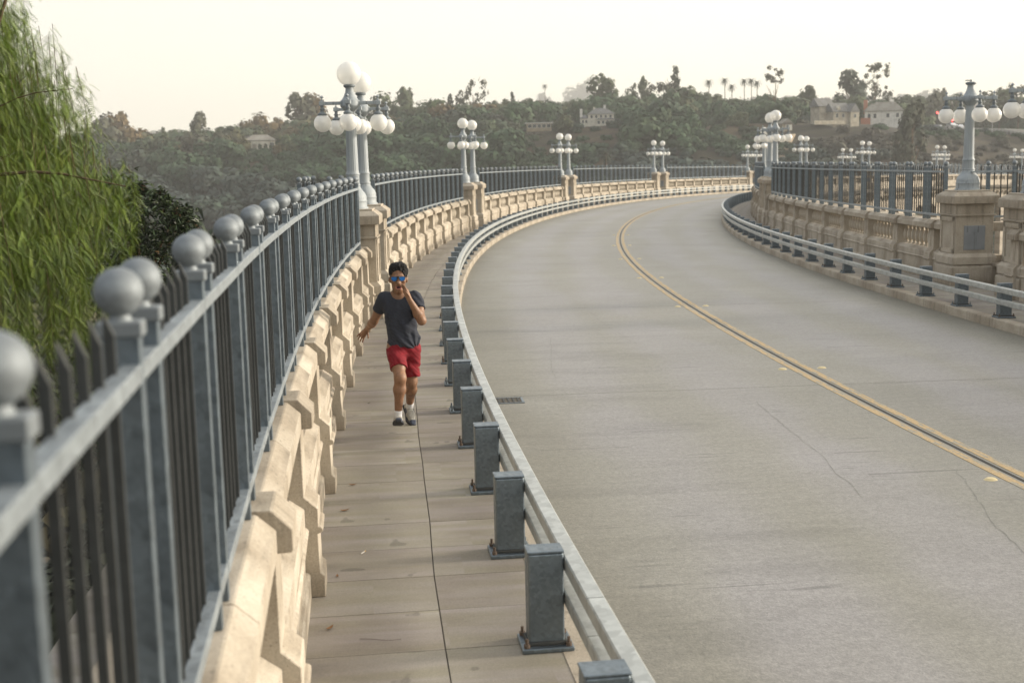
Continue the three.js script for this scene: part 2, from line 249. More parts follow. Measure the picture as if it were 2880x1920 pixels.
// ------------------------------------------------------------------ the bridge below the deck
{
  const b = thing('arch_bridge', 'long pale concrete arch bridge curving across the valley, carrying the road', 'bridge');
  mesh('deck', sweep([[-1.95, -0.95], [11.05, -0.95], [11.05, -0.32], [-1.95, -0.32]], -11, END, 2), M.stone, b);
  for (const [a, c] of [[-2.25, -1.7], [10.8, 11.35]]) mesh('cornice', sweep(a < 0 ? [[a, -0.5], [a + 0.18, -0.72], [c, -0.72], [c, -0.08], [a, -0.08]] : [[a, -0.72], [c - 0.18, -0.72], [c, -0.5], [c, -0.08], [a, -0.08]], -11, END, 2), M.stonePale, b);
  const r = rng(77);
  // arcade of round-headed openings under the deck edge, both sides, and tall piers
  const W = 4.6, arch = (w, y0, y1) => { const p = new THREE.Path(), hw = w / 2; p.moveTo(-hw, y0); p.lineTo(hw, y0); p.lineTo(hw, y1); p.absarc(0, y1, hw, 0, Math.PI, false); p.lineTo(-hw, y0); return p; };
  const wall = extrude([[-W / 2 - 0.02, -11], [W / 2 + 0.02, -11], [W / 2 + 0.02, -0.9], [-W / 2 - 0.02, -0.9]], 0.7, 0, [arch(3.3, -10.4, -3.6)]);
  wall.rotateY(Math.PI / 2);
  for (let s = 52; s < END; s += W) for (const la of [-1.5, 10.6]) put(mesh('spandrel_arch', wall, M.stone, b), s, la, 0);
  const bracket = extrude([[0, -0.72], [0.42, -0.72], [0.42, -0.82], [0.1, -1.25], [0, -1.25]], 0.28);
  for (let s = 52; s < END; s += 1.53) put(mesh('bracket', bracket, M.stonePale, b), s, 10.95, 0);
  const pier = merge([box(2.6, 30, 13.4, 0, -26, 0), box(3.2, 0.9, 14, 0, -11.2, 0)]); pier.rotateY(Math.PI / 2); const pg = pier; 
  for (const s of LEFT.concat([240])) { put(mesh('bridge_pier', pg, M.stone, b), s, 4.55, 0); }
  for (let i = 0; i < LEFT.length; i++) { // arch ribs
    const s0 = LEFT[i] + 1.3, s1 = (LEFT[i + 1] ?? 240) - 1.3; if (s0 < 40) continue;
    for (const la of [-0.9, 4.5, 10]) { const n = 20, pos = [], idx = []; for (let k = 0; k <= n; k++) { const t = k / n, s = lerp(s0, s1, t), y = -11 - 13 * (2 * t - 1) ** 2; for (const [dx, dy] of [[-0.7, 0], [0.7, 0], [0.7, -1.6], [-0.7, -1.6]]) { const p = at(s, la + dx, y + dy); pos.push(p.x, p.y, p.z); } } for (let k = 0; k < n; k++) for (let c = 0; c < 4; c++) { const a = k * 4 + c, e = k * 4 + (c + 1) % 4; idx.push(a, e, a + 4, e, e + 4, a + 4); } const g = new THREE.BufferGeometry(); g.setAttribute('position', new THREE.Float32BufferAttribute(pos, 3)); g.setIndex(idx); const gg = g.toNonIndexed(); gg.computeVertexNormals(); mesh('arch_rib', boxUV(gg), M.stone, b); }
  }
}

// ------------------------------------------------------------------ parapets: local x towards the road from the foot of the pedestals, z along
const wallProf = [[-0.56, 0], [-0.088, 0], [-0.088, 0.15], [-0.1, 0.165], [-0.118, 0.17], [-0.118, 0.425], [-0.1, 0.43], [-0.085, 0.447], [-0.1, 0.465], [-0.108, 0.468], [-0.108, 0.585], [-0.115, 0.592], [-0.2, 0.655], [-0.44, 0.655], [-0.5, 0.6], [-0.56, 0.6]];
const copeProf = [[-0.56, 1.105], [-0.112, 1.105], [-0.105, 1.112], [-0.105, 1.208], [-0.112, 1.216], [-0.185, 1.282], [-0.195, 1.285], [-0.56, 1.285]];
const pedProf = [[-0.5, 0], [0, 0], [0, 0.14], [-0.02, 0.158], [-0.026, 0.165], [-0.032, 0.42], [-0.012, 0.428], [0, 0.437], [0, 0.455], [-0.012, 0.466], [-0.026, 0.47], [-0.026, 0.583], [-0.034, 0.592], [-0.11, 0.662], [-0.114, 1.104], [-0.045, 1.106], [-0.036, 1.116], [-0.036, 1.208], [-0.044, 1.216], [-0.118, 1.292], [-0.13, 1.296], [-0.57, 1.296], [-0.57, 0]];
const balGeo = lathe([[0.052, 0], [0.052, 0.035], [0.04, 0.045], [0.034, 0.06], [0.044, 0.085], [0.07, 0.13], [0.083, 0.19], [0.079, 0.25], [0.058, 0.32], [0.034, 0.365], [0.03, 0.385], [0.04, 0.4], [0.04, 0.412], [0.05, 0.42], [0.05, 0.452]], 10);
const pedGeo = extrude(pedProf, 0.34, 0.005), pedSlot = box(0.012, 0.34, 0.09, -0.112, 0.88, 0);
const wallCache = {}, wallGeo = (L) => { const k = L.toFixed(2); return wallCache[k] ??= [extrude(wallProf, L - 0.002), extrude(copeProf, L / 2 - 0.004, 0.003), extrude([[-0.12, 0.655], [-0.2, 0.655], [-0.2, 1.105], [-0.12, 1.105]].map((p) => [p[0] - 0.06, p[1]]), 0.1)]; };
const spandrel = (() => { const s = new THREE.Shape(); s.moveTo(0, 0); s.lineTo(0, 0.2); s.lineTo(-0.17, 0.2); s.absarc(-0.17, 0.03, 0.17, Math.PI / 2, 0, true); s.lineTo(0, 0); const g = new THREE.ExtrudeGeometry(s, { depth: 0.17, bevelEnabled: false, curveSegments: 6 }); g.translate(0, 0, -0.085); g.rotateY(Math.PI / 2); return g; })();
function parapet(side, stations, s0, s1, label, group, detail) {
  const t = thing('stone_parapet', label, 'parapet', group), base = side > 0 ? -1.336 : 10.40, r = rng(Math.floor(s0 * 10) + side + 50);
  const P = (o, s, dx = 0, h = 0) => put(o, s, base + side * dx, h, side);
  const cuts = [s0, ...stations.filter((x) => x > s0 + 0.3 && x < s1 - 0.3), s1];
  for (const s of stations) if (s >= s0 - 0.01 && s <= s1 + 0.01) { const p = P(mesh('pedestal', pedGeo, r() < 0.4 ? M.stonePale : M.stone, t), s); if (detail && side < 0) P(mesh('pedestal_panel', pedSlot, M.stoneWorn, t), s); }
  for (let i = 0; i + 1 < cuts.length; i++) {
    const a = cuts[i], b = cuts[i + 1], k = side > 0 ? 1.007 : 0.953, L = (b - a) * k, [wg, cg] = wallGeo(L), m = (a + b) / 2, q = (b - a) / 4;
    P(mesh('wall_course', wg, r() < 0.5 ? M.stone : M.stonePale, t), m);
    P(mesh('coping_stone', cg, r() < 0.5 ? M.stone : M.stonePale, t), m - q); P(mesh('coping_stone', cg, r() < 0.5 ? M.stonePale : M.stoneWorn, t), m + q);
    const open = L - 0.30, n = Math.max(1, Math.round(open / 0.262));
    for (let j = 0; j < n; j++) { const o = mesh('baluster', balGeo, r() < 0.5 ? M.stone : M.stonePale, t); P(o, m + (((j + 0.5) / n - 0.5) * open) / k, -0.31, 0.654); }
    if (detail) for (const e of [-1, 1]) { const o = mesh('corner_spandrel', spandrel, M.stone, t); P(o, m + e * (L / 2 - 0.15) / k, -0.31, 0.904); if ((e > 0) === (side > 0)) o.rotation.y += Math.PI; }
  }
  return t;
}
// ------------------------------------------------------------------ steel fence on the parapet
const FB = -1.58;   // centre line of the left fence
const postGeo = box(0.08, 1.125, 0.046, 0, 1.285 + 0.5625, 0, 0.004), capGeo = merge([box(0.096, 0.034, 0.062, 0, 2.425, 0, 0.006), lathe([[0.026, 2.44], [0.021, 2.452], [0.022, 2.462], [0.03, 2.468]], 10)]), ballGeo = new THREE.SphereGeometry(0.0515, 20, 14);
ballGeo.translate(0, 2.502, 0);
const pickGeo = (() => { const s = new THREE.Shape([[-0.010, 1.39], [0.010, 1.39], [0.010, 2.43], [-0.010, 2.476]].map((p) => new THREE.Vector2(...p))); const g = new THREE.ExtrudeGeometry(s, { depth: 0.018, bevelEnabled: false }); g.translate(0, 0, -0.009); return boxUV(g); })();
const farPost = merge([postGeo, capGeo, ballGeo]);
const railCache = {}, railGeo = (L) => railCache[L.toFixed(2)] ??= [box(0.04, 0.04, L, 0.022, 2.332, 0, 0.003), box(0.04, 0.045, L, 0.022, 1.398, 0, 0.003)];
function fence(side, s0, s1, label, group, level, phase) {   // level 2: every picket its own piece, 1: posts with balls, 0: posts whole
  const t = thing('steel_fence', label, 'fence', group), la = side > 0 ? FB   : 10.644, k = side > 0 ? 1.008 : 0.952, pitch = 1.255 / k * (side > 0 ? 1.008 : 1), r = rng(900 + Math.floor(s0));
  const posts = []; let c = phase ?? s0 + 0.09;
  while (c > s0) c -= pitch; if (c < s0 - 0.15) c += pitch;
  const pairs = []; for (; c < s1 + 0.1; c += pitch) pairs.push(c);
  const mats = [], bars = [];
  const P = (o, s) => put(o, s, la + (r() - 0.5) * 0.004, 0, side);
  pairs.forEach((p) => { for (const d of [-0.135, 0.135]) { const s = p + d; if (s < s0 || s > s1) continue; posts.push(s); if (level > 0) { const o = P(mesh('post', postGeo, M.zincPost, t), s); mesh('post_cap', capGeo, M.ball, o); mesh('ball_finial', ballGeo, M.ball, o); } else P(mesh('post', farPost, M.zincPost, t), s); } });
  for (let i = 0; i + 1 < posts.length; i++) {
    const a = posts[i], b = posts[i + 1], L = (b - a) * k - 0.001, m = (a + b) / 2, [tg, bg] = railGeo(L);
    P(mesh('top_rail', tg, M.zinc, t), m); P(mesh('bottom_rail', bg, M.zinc, t), m);
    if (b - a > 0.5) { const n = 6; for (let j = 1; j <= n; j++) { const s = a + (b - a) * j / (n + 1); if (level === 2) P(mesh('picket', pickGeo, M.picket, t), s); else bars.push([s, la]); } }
  }
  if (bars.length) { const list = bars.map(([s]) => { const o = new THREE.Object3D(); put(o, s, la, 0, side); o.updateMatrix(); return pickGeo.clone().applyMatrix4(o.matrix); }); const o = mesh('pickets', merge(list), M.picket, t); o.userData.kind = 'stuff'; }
  return t;
}
// ------------------------------------------------------------------ piers and lamps; local x towards the road, z along the bridge
const pierParts = (() => {
  const fr = (w0, d0, w1, d1, y0, y1) => { const g = new THREE.BoxGeometry(1, y1 - y0, 1), p = g.attributes.position; for (let i = 0; i < p.count; i++) { const t = p.getY(i) > 0; p.setX(i, p.getX(i) * (t ? w1 : w0)); p.setZ(i, p.getZ(i) * (t ? d1 : d0)); } g.translate(0, (y0 + y1) / 2, 0); const n = g.toNonIndexed(); n.computeVertexNormals(); return boxUV(n); };
  return {
    plinth: merge([box(0.98, 0.385, 1.02, 0, 0.1925, 0, 0.012), fr(0.96, 1.0, 0.86, 0.9, 0.385, 0.43), box(0.94, 0.16, 0.98, 0, 0.51, 0, 0.012), fr(0.93, 0.97, 0.80, 0.86, 0.589, 0.66)]),
    shaft: merge([box(0.80, 0.80, 0.86, 0, 1.04, 0, 0.012), box(0.86, 0.035, 0.92, 0, 1.45, 0, 0.008), box(0.80, 0.24, 0.86, 0, 1.575, 0, 0.01)]),
    cap: merge([box(0.96, 0.16, 1.02, 0, 1.765, 0, 0.014), fr(0.95, 1.01, 0.74, 0.80, 1.845, 1.925), box(0.70, 0.04, 0.74, 0, 1.94, 0, 0.01)]),
    frame: [box(0.03, 0.74, 0.09, 0.405, 1.04, -0.33), box(0.03, 0.74, 0.09, 0.405, 1.04, 0.33), box(0.03, 0.09, 0.75, 0.405, 1.365, 0), box(0.03, 0.09, 0.75, 0.405, 0.715, 0)],
    plaque: box(0.44, 0.5, 0.02, 0, 0.985, 0.436, 0.004),
  };
})();
const lampParts = (() => {
  const flute = (g, n, d, y0, y1) => { const p = g.attributes.position; for (let i = 0; i < p.count; i++) { const y = p.getY(i); if (y < y0 || y > y1) continue; const x = p.getX(i), z = p.getZ(i), a = Math.atan2(z, x), k = 1 - d * (0.5 + 0.5 * Math.cos(a * n)); p.setX(i, x * k); p.setZ(i, z * k); } g.computeVertexNormals(); return g; };
  const base = flute(lathe([[0.26, 0], [0.26, 0.03], [0.24, 0.035], [0.235, 0.12], [0.242, 0.13], [0.242, 0.15], [0.232, 0.16], [0.236, 0.19], [0.232, 0.23], [0.205, 0.285], [0.165, 0.33], [0.135, 0.375], [0.124, 0.41]], 64), 28, 0.05, 0.17, 0.36);
  const column = flute(lathe([[0.124, 0.40], [0.132, 0.42], [0.132, 0.44], [0.118, 0.45], [0.116, 0.60], [0.128, 0.61], [0.128, 0.63], [0.114, 0.64], [0.108, 0.7], [0.103, 1.0], [0.095, 1.4], [0.085, 1.70], [0.086, 1.73], [0.1, 1.76]], 72), 18, 0.05, 0.66, 1.69);
  const hub = merge([lathe([[0.1, 1.74], [0.13, 1.78], [0.17, 1.82], [0.175, 1.84], [0.175, 1.92], [0.15, 1.94], [0.11, 2.0], [0.078, 2.08], [0.07, 2.14], [0.085, 2.16]], 8)]);
  const collar = lathe([[0.07, 2.15], [0.105, 2.17], [0.105, 2.2], [0.075, 2.215], [0, 2.216]], 20);
  const arm = merge([box(0.40, 0.058, 0.062, 0.34, 1.885, 0, 0.008), box(0.1, 0.075, 0.1, 0.5, 1.885, 0, 0.01)]);
  const pend = lathe([[0, 1.665], [0.075, 1.665], [0.085, 1.70], [0.05, 1.725], [0.033, 1.74], [0.036, 1.77], [0.05, 1.78], [0.03, 1.80], [0.03, 1.86]], 14); pend.translate(0.5, 0, 0);
  const fin = merge([lathe([[0.02, 1.92], [0.03, 1.935], [0.012, 1.95], [0.012, 1.965]], 8), (() => { const g = new THREE.OctahedronGeometry(0.036); g.translate(0, 1.995, 0); return g; })()]); fin.translate(0.5, 0, 0);
  const small = new THREE.SphereGeometry(0.157, 28, 20); small.translate(0.5, 1.535, 0);
  const big = new THREE.SphereGeometry(0.217, 32, 24); big.translate(0, 2.40, 0);
  const stub = merge([box(0.12, 0.018, 0.05, 0.05, 2.245, 0), box(0.02, 0.05, 0.02, 0, 2.235, 0)]);
  return { base, column, hub, collar, arm, pend, fin, small, big, stub };
})();
function lampPost(s, la, side, label, group, whole, detail) {
  const t = thing('street_lamp', label, 'street lamp', group); put(t, s, la, 1.958, side);
  const Q = lampParts; mesh('base', Q.base, M.lamp, t); mesh('column', Q.column, M.lamp, t);
  const hub = mesh('hub', Q.hub, M.lamp, t); mesh('globe_collar', Q.collar, M.lampDark, hub);
  for (let k = 0; k < 4; k++) { const a = mesh('arm', Q.arm, M.lamp, t); a.rotation.y = k * Math.PI / 2; mesh('pendant_neck', Q.pend, M.lampDark, a); mesh('finial', Q.fin, M.lamp, a); mesh('globe', Q.small, M.globe, a); }
  if (whole) mesh('top_globe', Q.big, M.globe, t); else mesh('broken_fitting', Q.stub, M.lampDark, t);
  return t;
}
function pierAt(s, la, side, inward, label, group) {
  const t = thing('stone_pier', label, 'pier', group); put(t, s, la, 0, side);
  mesh('plinth', pierParts.plinth, M.stone, t); mesh('shaft', pierParts.shaft, M.stoneWorn, t); mesh('cap', pierParts.cap, M.stone, t);
  const f = mesh('panel_frame', merge(pierParts.frame), M.stonePale, t);
  const p = mesh('plaque', pierParts.plaque, M.plaque, t); if (inward < 0) p.rotation.y = Math.PI;
  return t;
}
// recess between two piers: back wall with balusters, bench slab, fence round the outside
function recess(side, c, half, label, group, level) {
  const t = thing('viewing_recess', label, 'viewing bay', group); const base = side > 0 ? -1.336 : 10.40, P = (o, s, dx = 0, h = 0) => put(o, s, base + side * dx, h, side);
  const back = -1.12, L = 2 * half;
  const wg = extrude(wallProf, L + 0.9), cg = extrude(copeProf, L + 0.9); P(mesh('wall_course', wg, M.stone, t), c, back); P(mesh('coping_stone', cg, M.stone, t), c, back);
  const n = 8; for (let j = 0; j < n; j++) P(mesh('baluster', balGeo, M.stone, t), c + ((j + 0.5) / n - 0.5) * L, back - 0.31, 0.654);
  for (const e of [-1, 1]) P(mesh('side_wall', merge([box(1.0, 0.6, 0.3, -0.85, 0.3, 0), box(1.0, 0.18, 0.34, -0.85, 1.19, 0), box(0.12, 0.5, 0.26, -0.55, 0.85, 0)]), M.stone, t), c + e * (half + 0.3));
  const bench = P(mesh('bench', merge([box(0.46, 0.07, L + 0.1, -1.02, 0.425, 0, 0.012), box(0.34, 0.39, L, -1.06, 0.195, 0)]), M.stoneWorn, t), c);
  P(mesh('floor', box(1.3, 0.2, L + 1.4, -0.75, -0.102, 0), M.walk[1], t), c);
  P(mesh('soffit', box(1.75, 0.5, L + 1.9, -0.9, -0.47, 0), M.stone, t), c);
  const f = thing('steel_fence', label.replace('stone bay with a bench', 'short steel fence round the bay'), 'fence', 'short fences round the bays'), fx = back - 0.23;
  const F = (o, s, dx) => put(o, s, base + side * dx, 0, side);
  const sp = [-half - 0.3, -half / 3, half / 3, half + 0.3];
  sp.forEach((d) => { const o = F(mesh('post', postGeo, M.zincPost, f), c + d, fx); mesh('post_cap', capGeo, M.ball, o); mesh('ball_finial', ballGeo, M.ball, o); });
  const [tg, bg] = railGeo(L + 0.6); F(mesh('top_rail', tg, M.zinc, f), c, fx); F(mesh('bottom_rail', bg, M.zinc, f), c, fx);
  for (const e of [-1, 1]) { const [a, b] = railGeo(0.9), y = Math.PI / 2; for (const g of [a, b]) { const o = F(mesh(g === a ? 'top_rail' : 'bottom_rail', g, M.zinc, f), c + e * (half + 0.3), fx + 0.47); o.rotation.y += y; } const o = F(mesh('post', postGeo, M.zincPost, f), c + e * (half + 0.3), fx + 0.55); mesh('post_cap', capGeo, M.ball, o); mesh('ball_finial', ballGeo, M.ball, o); }
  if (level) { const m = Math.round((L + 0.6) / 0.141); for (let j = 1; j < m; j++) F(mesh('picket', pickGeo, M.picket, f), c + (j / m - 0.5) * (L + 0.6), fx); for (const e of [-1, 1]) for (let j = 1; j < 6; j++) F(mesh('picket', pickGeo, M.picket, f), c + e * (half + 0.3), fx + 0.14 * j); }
}
{
  const nth = ['first', 'second', 'third', 'fourth', 'fifth', 'sixth', 'seventh', 'eighth', 'ninth'];
  for (const side of [1, -1]) {
    const st = side > 0 ? LEFT : RIGHT, half = side > 0 ? 1.25 : 1.33, pl = side > 0 ? -1.70 : 10.83, where = side > 0 ? 'outer side of the bend' : 'inner side of the bend';
    st.forEach((c, i) => {
      for (const e of [-1, 1]) {
        const w = e < 0 ? 'nearer' : 'farther', whole = !(side < 0 && i === 0 && e > 0), ds = side < 0 && i === 0 && e < 0 ? -0.34 : 0, dl = ds ? 0.13 : 0;
        pierAt(c + e * half + ds, pl + dl, side, (e < 0 ? -1 : 1) * side, `beige stone lamp pier, ${w} of the ${nth[i]} pair on the ${where}`, 'stone lamp piers');
        lampPost(c + e * half + ds, pl + dl, side, whole ? `pale blue globed lamp post, ${w} of the ${nth[i]} pair, ${where}` : 'pale blue lamp post with its top globe missing, on the pier with a plaque', 'lamp posts with white globes', whole);
      }
      recess(side, c, half - 0.45, `stone bay with a bench at the ${nth[i]} pier pair, ${where}`, 'stone bays between the piers', i === 0);
    });
    const runs = [[-9.6, st[0] - half - 0.45]]; for (let i = 0; i + 1 < st.length; i++) runs.push([st[i] + half + 0.45, st[i + 1] - half - 0.45]); runs.push([st.at(-1) + half + 0.45, END]);
    runs.forEach(([a, b], i) => {
      let ped = [];
      if (side > 0 && i === 0) for (let k = -4; k < 6; k++) ped.push(1.12 + 0.17 + 2.53 * k);
      else if (side < 0 && i === 1) for (let k = 0; k < 10; k++) ped.push(20.45 + 2.6 * k);
      else { const n = Math.round((b - a) / 2.53); for (let k = 0; k <= n; k++) ped.push(a + 0.1 + (b - a - 0.2) * k / n); }
      if (side > 0 && i === 0) ped.push(b - 0.08);
      const A = side > 0 && i === 0 ? -8.85 : a;
      parapet(side, ped, A, b, i === 0 && side < 0 ? 'beige stone parapet past the near bay across the road' : `beige stone parapet with balusters, ${nth[i]} stretch on the ${where}`, 'stone parapets', i < 3);
      fence(side, A + 0.1, b, `grey steel picket fence with ball finials, ${nth[i]} stretch on the ${where}`, 'picket fences on the parapets', (side > 0 && i === 0) || (side < 0 && i <= 1) ? 2 : i < 3 ? 1 : 0, side > 0 && i === 0 ? -0.08 : undefined);
    });
  }
}
// ------------------------------------------------------------------ guardrails
{
  const grPost = box(0.205, 0.555, 0.15, -0.06, 0.285, 0, 0.014), grCap = box(0.212, 0.014, 0.157, -0.06, 0.57, 0, 0.005), plate = box(0.30, 0.028, 0.26, -0.06, 0.014, 0, 0.008), weld = box(0.24, 0.03, 0.18, -0.06, 0.035, 0, 0.012);
  const bolt = merge([new THREE.CylinderGeometry(0.019, 0.019, 0.02, 6).translate(0, 0.038, 0), new THREE.CylinderGeometry(0.009, 0.009, 0.04, 8).translate(0, 0.06, 0)]);
  const block = box(0.02, 0.06, 0.09, 0.052, 0.485, 0);
  for (const side of [1, -1]) {
    const L = side > 0, t = thing('guardrail', L ? 'steel two-rail guardrail between the runner and the road' : 'steel two-rail guardrail along the kerb across the road', 'guardrail'), la = L ? 0 : 9.13;
    const spans = [[0.047, 0.145, 0.445, 0.535], [0.047, 0.13, 0.245, 0.33]];
    for (const [a, b, lo, hi] of spans) { const c = 0.008, q = [[a + c, lo], [b - c, lo], [b, lo + c], [b, hi - c], [b - c, hi], [a + c, hi], [a, hi - c], [a, lo + c]].map(([x, y]) => [L ? x : la - x, y]); let s = L ? -9.2 : -10.2; const step = [8.55, 8.55]; while (s < END) { const e = Math.min(END, s + (s < 60 ? 8.55 : 25)); mesh(lo > 0.4 ? 'upper_rail' : 'lower_rail', sweep(q, s + 0.004, e - 0.004, 0.6), M.rail, t); s = e; } }
    const pitch = L ? 1.7113 : 1.797, s00 = L ? 0.09 : 7.93; 
    for (let k = L ? -5 : -9; k < 180; k++) {
      const s = s00 + k * pitch; if (s > END - 1 || s < -10) continue; const p = put(mesh('post', grPost, M.zincPost, t), s, la, 0, side); mesh('post_cap', grCap, M.zincPost, p); const pl = mesh('base_plate', plate, M.zincPost, p);
      if (s < 45) { mesh('rail_bracket', block, M.zincPost, p); mesh('weld_collar', weld, M.iron, p); for (const [x, z] of [[-0.18, -0.1], [-0.18, 0.1], [0.06, -0.1], [0.06, 0.1]]) { const q = mesh('anchor_bolt', bolt, (k * 7 + x * 100 + z * 30) % 3 < 0.8 ? M.rust : M.zincPost, p); q.position.set(x, 0, z); } }
    }
  }
}
// drain in the gutter, litter
{
  const t = thing('drain_grate', 'small black iron drain grate in the gutter beside the guardrail', 'drain'); put(t, 8.22, 0.5, ROADH + 0.002);
  mesh('frame', merge([box(0.46, 0.012, 0.03, 0, 0, -0.17), box(0.46, 0.012, 0.03, 0, 0, 0.17), box(0.03, 0.012, 0.37, -0.23, 0, 0), box(0.03, 0.012, 0.37, 0.23, 0, 0)]), M.zincPost, t);
  mesh('pit', box(0.42, 0.004, 0.32, 0, 0.001, 0), M.bed, t); for (let i = 0; i < 7; i++) mesh('bar', box(0.022, 0.012, 0.32, -0.18 + i * 0.06, 0.002, 0), M.iron, t);
  const b = thing('cigarette_end', 'crushed white cigarette end lying on the footway near the parapet', 'litter'); put(b, 1.98, -1.10, 0.006); b.rotation.y += 1.1;
  const c = new THREE.CylinderGeometry(0.004, 0.0045, 0.05, 8).rotateZ(Math.PI / 2); mesh('paper', c, std({ color: lin(0.75, 0.72, 0.66), roughness: 0.9 }), b); const f = mesh('filter', new THREE.CylinderGeometry(0.0046, 0.0046, 0.018, 8).rotateZ(Math.PI / 2).translate(0.033, 0, 0), std({ color: lin(0.55, 0.36, 0.16), roughness: 0.9 }), b);
  const leaf = (() => { const g = new THREE.PlaneGeometry(0.06, 0.022, 4, 2); const p = g.attributes.position; for (let i = 0; i < p.count; i++) { const x = p.getX(i) / 0.03, z = p.getY(i) * Math.max(0, 1 - x * x); p.setXYZ(i, p.getX(i), 0.012 * x * x + 0.35 * Math.abs(z), z); } g.computeVertexNormals(); return g; })();
  const r = rng(12); const lm = [std({ color: lin(0.22, 0.11, 0.045), roughness: 0.9, side: THREE.DoubleSide }), std({ color: lin(0.10, 0.11, 0.06), roughness: 0.9, side: THREE.DoubleSide })];
  [[1.5, -1.27, 'curled brown leaf against the foot of the parapet, nearest the camera'], [3.1, -1.25, 'brown leaf lying by a pedestal foot'], [7.6, -1.12, 'dark green leaf lying on the footway beside the runner'], [0.55, -1.3, 'brown leaf in the corner of the footway and the wall'], [3.9, -1.2, 'small brown leaf on the footway a step before the runner']].forEach(([s, la, lab], i) => { const o = put(tag(mesh('fallen_leaf', leaf, lm[i === 2 ? 1 : 0]), lab, 'leaf', 'fallen leaves on the footway'), s, la, 0.004); o.rotation.y = r() * 6; o.scale.setScalar(0.8 + 0.7 * r()); });
  const tw = tag(mesh('twig', tube([[0, 0.006, 0], [0.07, 0.008, 0.02], [0.16, 0.006, 0.05], [0.24, 0.006, 0.045]], 0.002, 0.0012, 5, 8), M.rust), 'thin dry twig lying on the near end of the footway', 'twig'); put(tw, 0.35, -1.12, 0);
}
// ------------------------------------------------------------------ terrain: the valley and the hill across it
const CREST = [[-900, 2], [-200, 1.5], [-160, 2.5], [-110, 4], [-75, 6.8], [-30, 10], [0, 12], [30, 13], [70, 12.2], [104, 11.2], [128, 8.6], [165, 6.8], [260, 6.5], [900, 9]];
const crest = (x) => { for (let i = 0; i + 1 < CREST.length; i++) if (x < CREST[i + 1][0]) { const a = CREST[i], b = CREST[i + 1]; return lerp(a[1], b[1], clamp((x - a[0]) / (b[0] - a[0]))); } return 10; };
function ground(x, z) {   // z: metres ahead
  const n = fbm(x * 0.016 + 50, z * 0.016 + 50, 4096, 301, 4) - 0.5, n2 = fbm(x * 0.06 + 9, z * 0.06, 4096, 305, 3) - 0.5;
  const edge = 368 + 26 * n, foot = 238 + 40 * n, t = clamp((z - foot) / (edge - foot)), rise = t * t * (3 - 2 * t) * 0.55 + t * 0.45;
  const plateau = crest(x) + 0.028 * Math.max(0, Math.min(z, 700) - edge) + 5 * n * sstep(380, 500, z);
  const far = (52 + 50 * n + 20 * Math.sin(x * 0.0021 + 0.6)) * sstep(1300, 2300, z);
  let y = lerp(-24 + 3 * n, plateau, rise) + far + 0.9 * n2 * (z > 60 ? 1 : 0.3);
  const bank = -6.5 - 0.10 * Math.max(0, -x - 2) + 1.2 * n;   // the near bank beside the bridge
  y = lerp(bank, y, sstep(26, 95, z + 0.15 * Math.abs(x)));
  return y;
}
{
  const xs = [], zs = []; for (let x = -1600; x <= 1600; x += Math.abs(x) < 240 ? 5 : Math.abs(x) < 500 ? 20 : 60) xs.push(x); for (let z = -60; z <= 2900; z += z < 520 ? 5 : z < 1100 ? 20 : 60) zs.push(z);
  const pos = [], uv = [], col = [], idx = [];
  for (const z of zs) for (const x of xs) { pos.push(x, ground(x, z), -z); uv.push(x, z); const g = fbm(x * 0.03 + 5, z * 0.03 + 5, 4096, 311, 4), d = fbm(x * 0.02 + 80, z * 0.05 + 8, 4096, 315, 3), dry = sstep(0.42, 0.62, d); col.push(lerp(0.6, 1.25, dry) * lerp(0.8, 1.1, g), lerp(0.66, 1.08, dry) * lerp(0.85, 1.1, g), lerp(0.55, 0.9, dry)); }
  const w = xs.length; for (let j = 0; j + 1 < zs.length; j++) for (let i = 0; i + 1 < w; i++) { const k = j * w + i; idx.push(k, k + 1, k + w, k + 1, k + w + 1, k + w); }
  const g = new THREE.BufferGeometry(); g.setAttribute('position', new THREE.Float32BufferAttribute(pos, 3)); g.setAttribute('uv', new THREE.Float32BufferAttribute(uv, 2)); g.setAttribute('color', new THREE.Float32BufferAttribute(col, 3)); g.setIndex(idx); g.computeVertexNormals();
  structure(mesh('terrain', g, std({ color: lin(0.105, 0.095, 0.062), vertexColors: true, map: rep(T.soil, 13), roughness: 1 })), 'dry valley and wooded hillside beyond the bridge');
}
const F = 3500 / 1.2245;   // pixels of the full view per unit of slope; directions below are in that view (2352 wide)
function spot(px, depth) { return [(px - 1176) / F * depth, depth]; }
const horizonAt = (px) => 370.5 - 0.0215 * (px - 1176);
const heightAt = (px, py, depth) => 2.75 + (horizonAt(px) - py) / F * depth * 1.01;

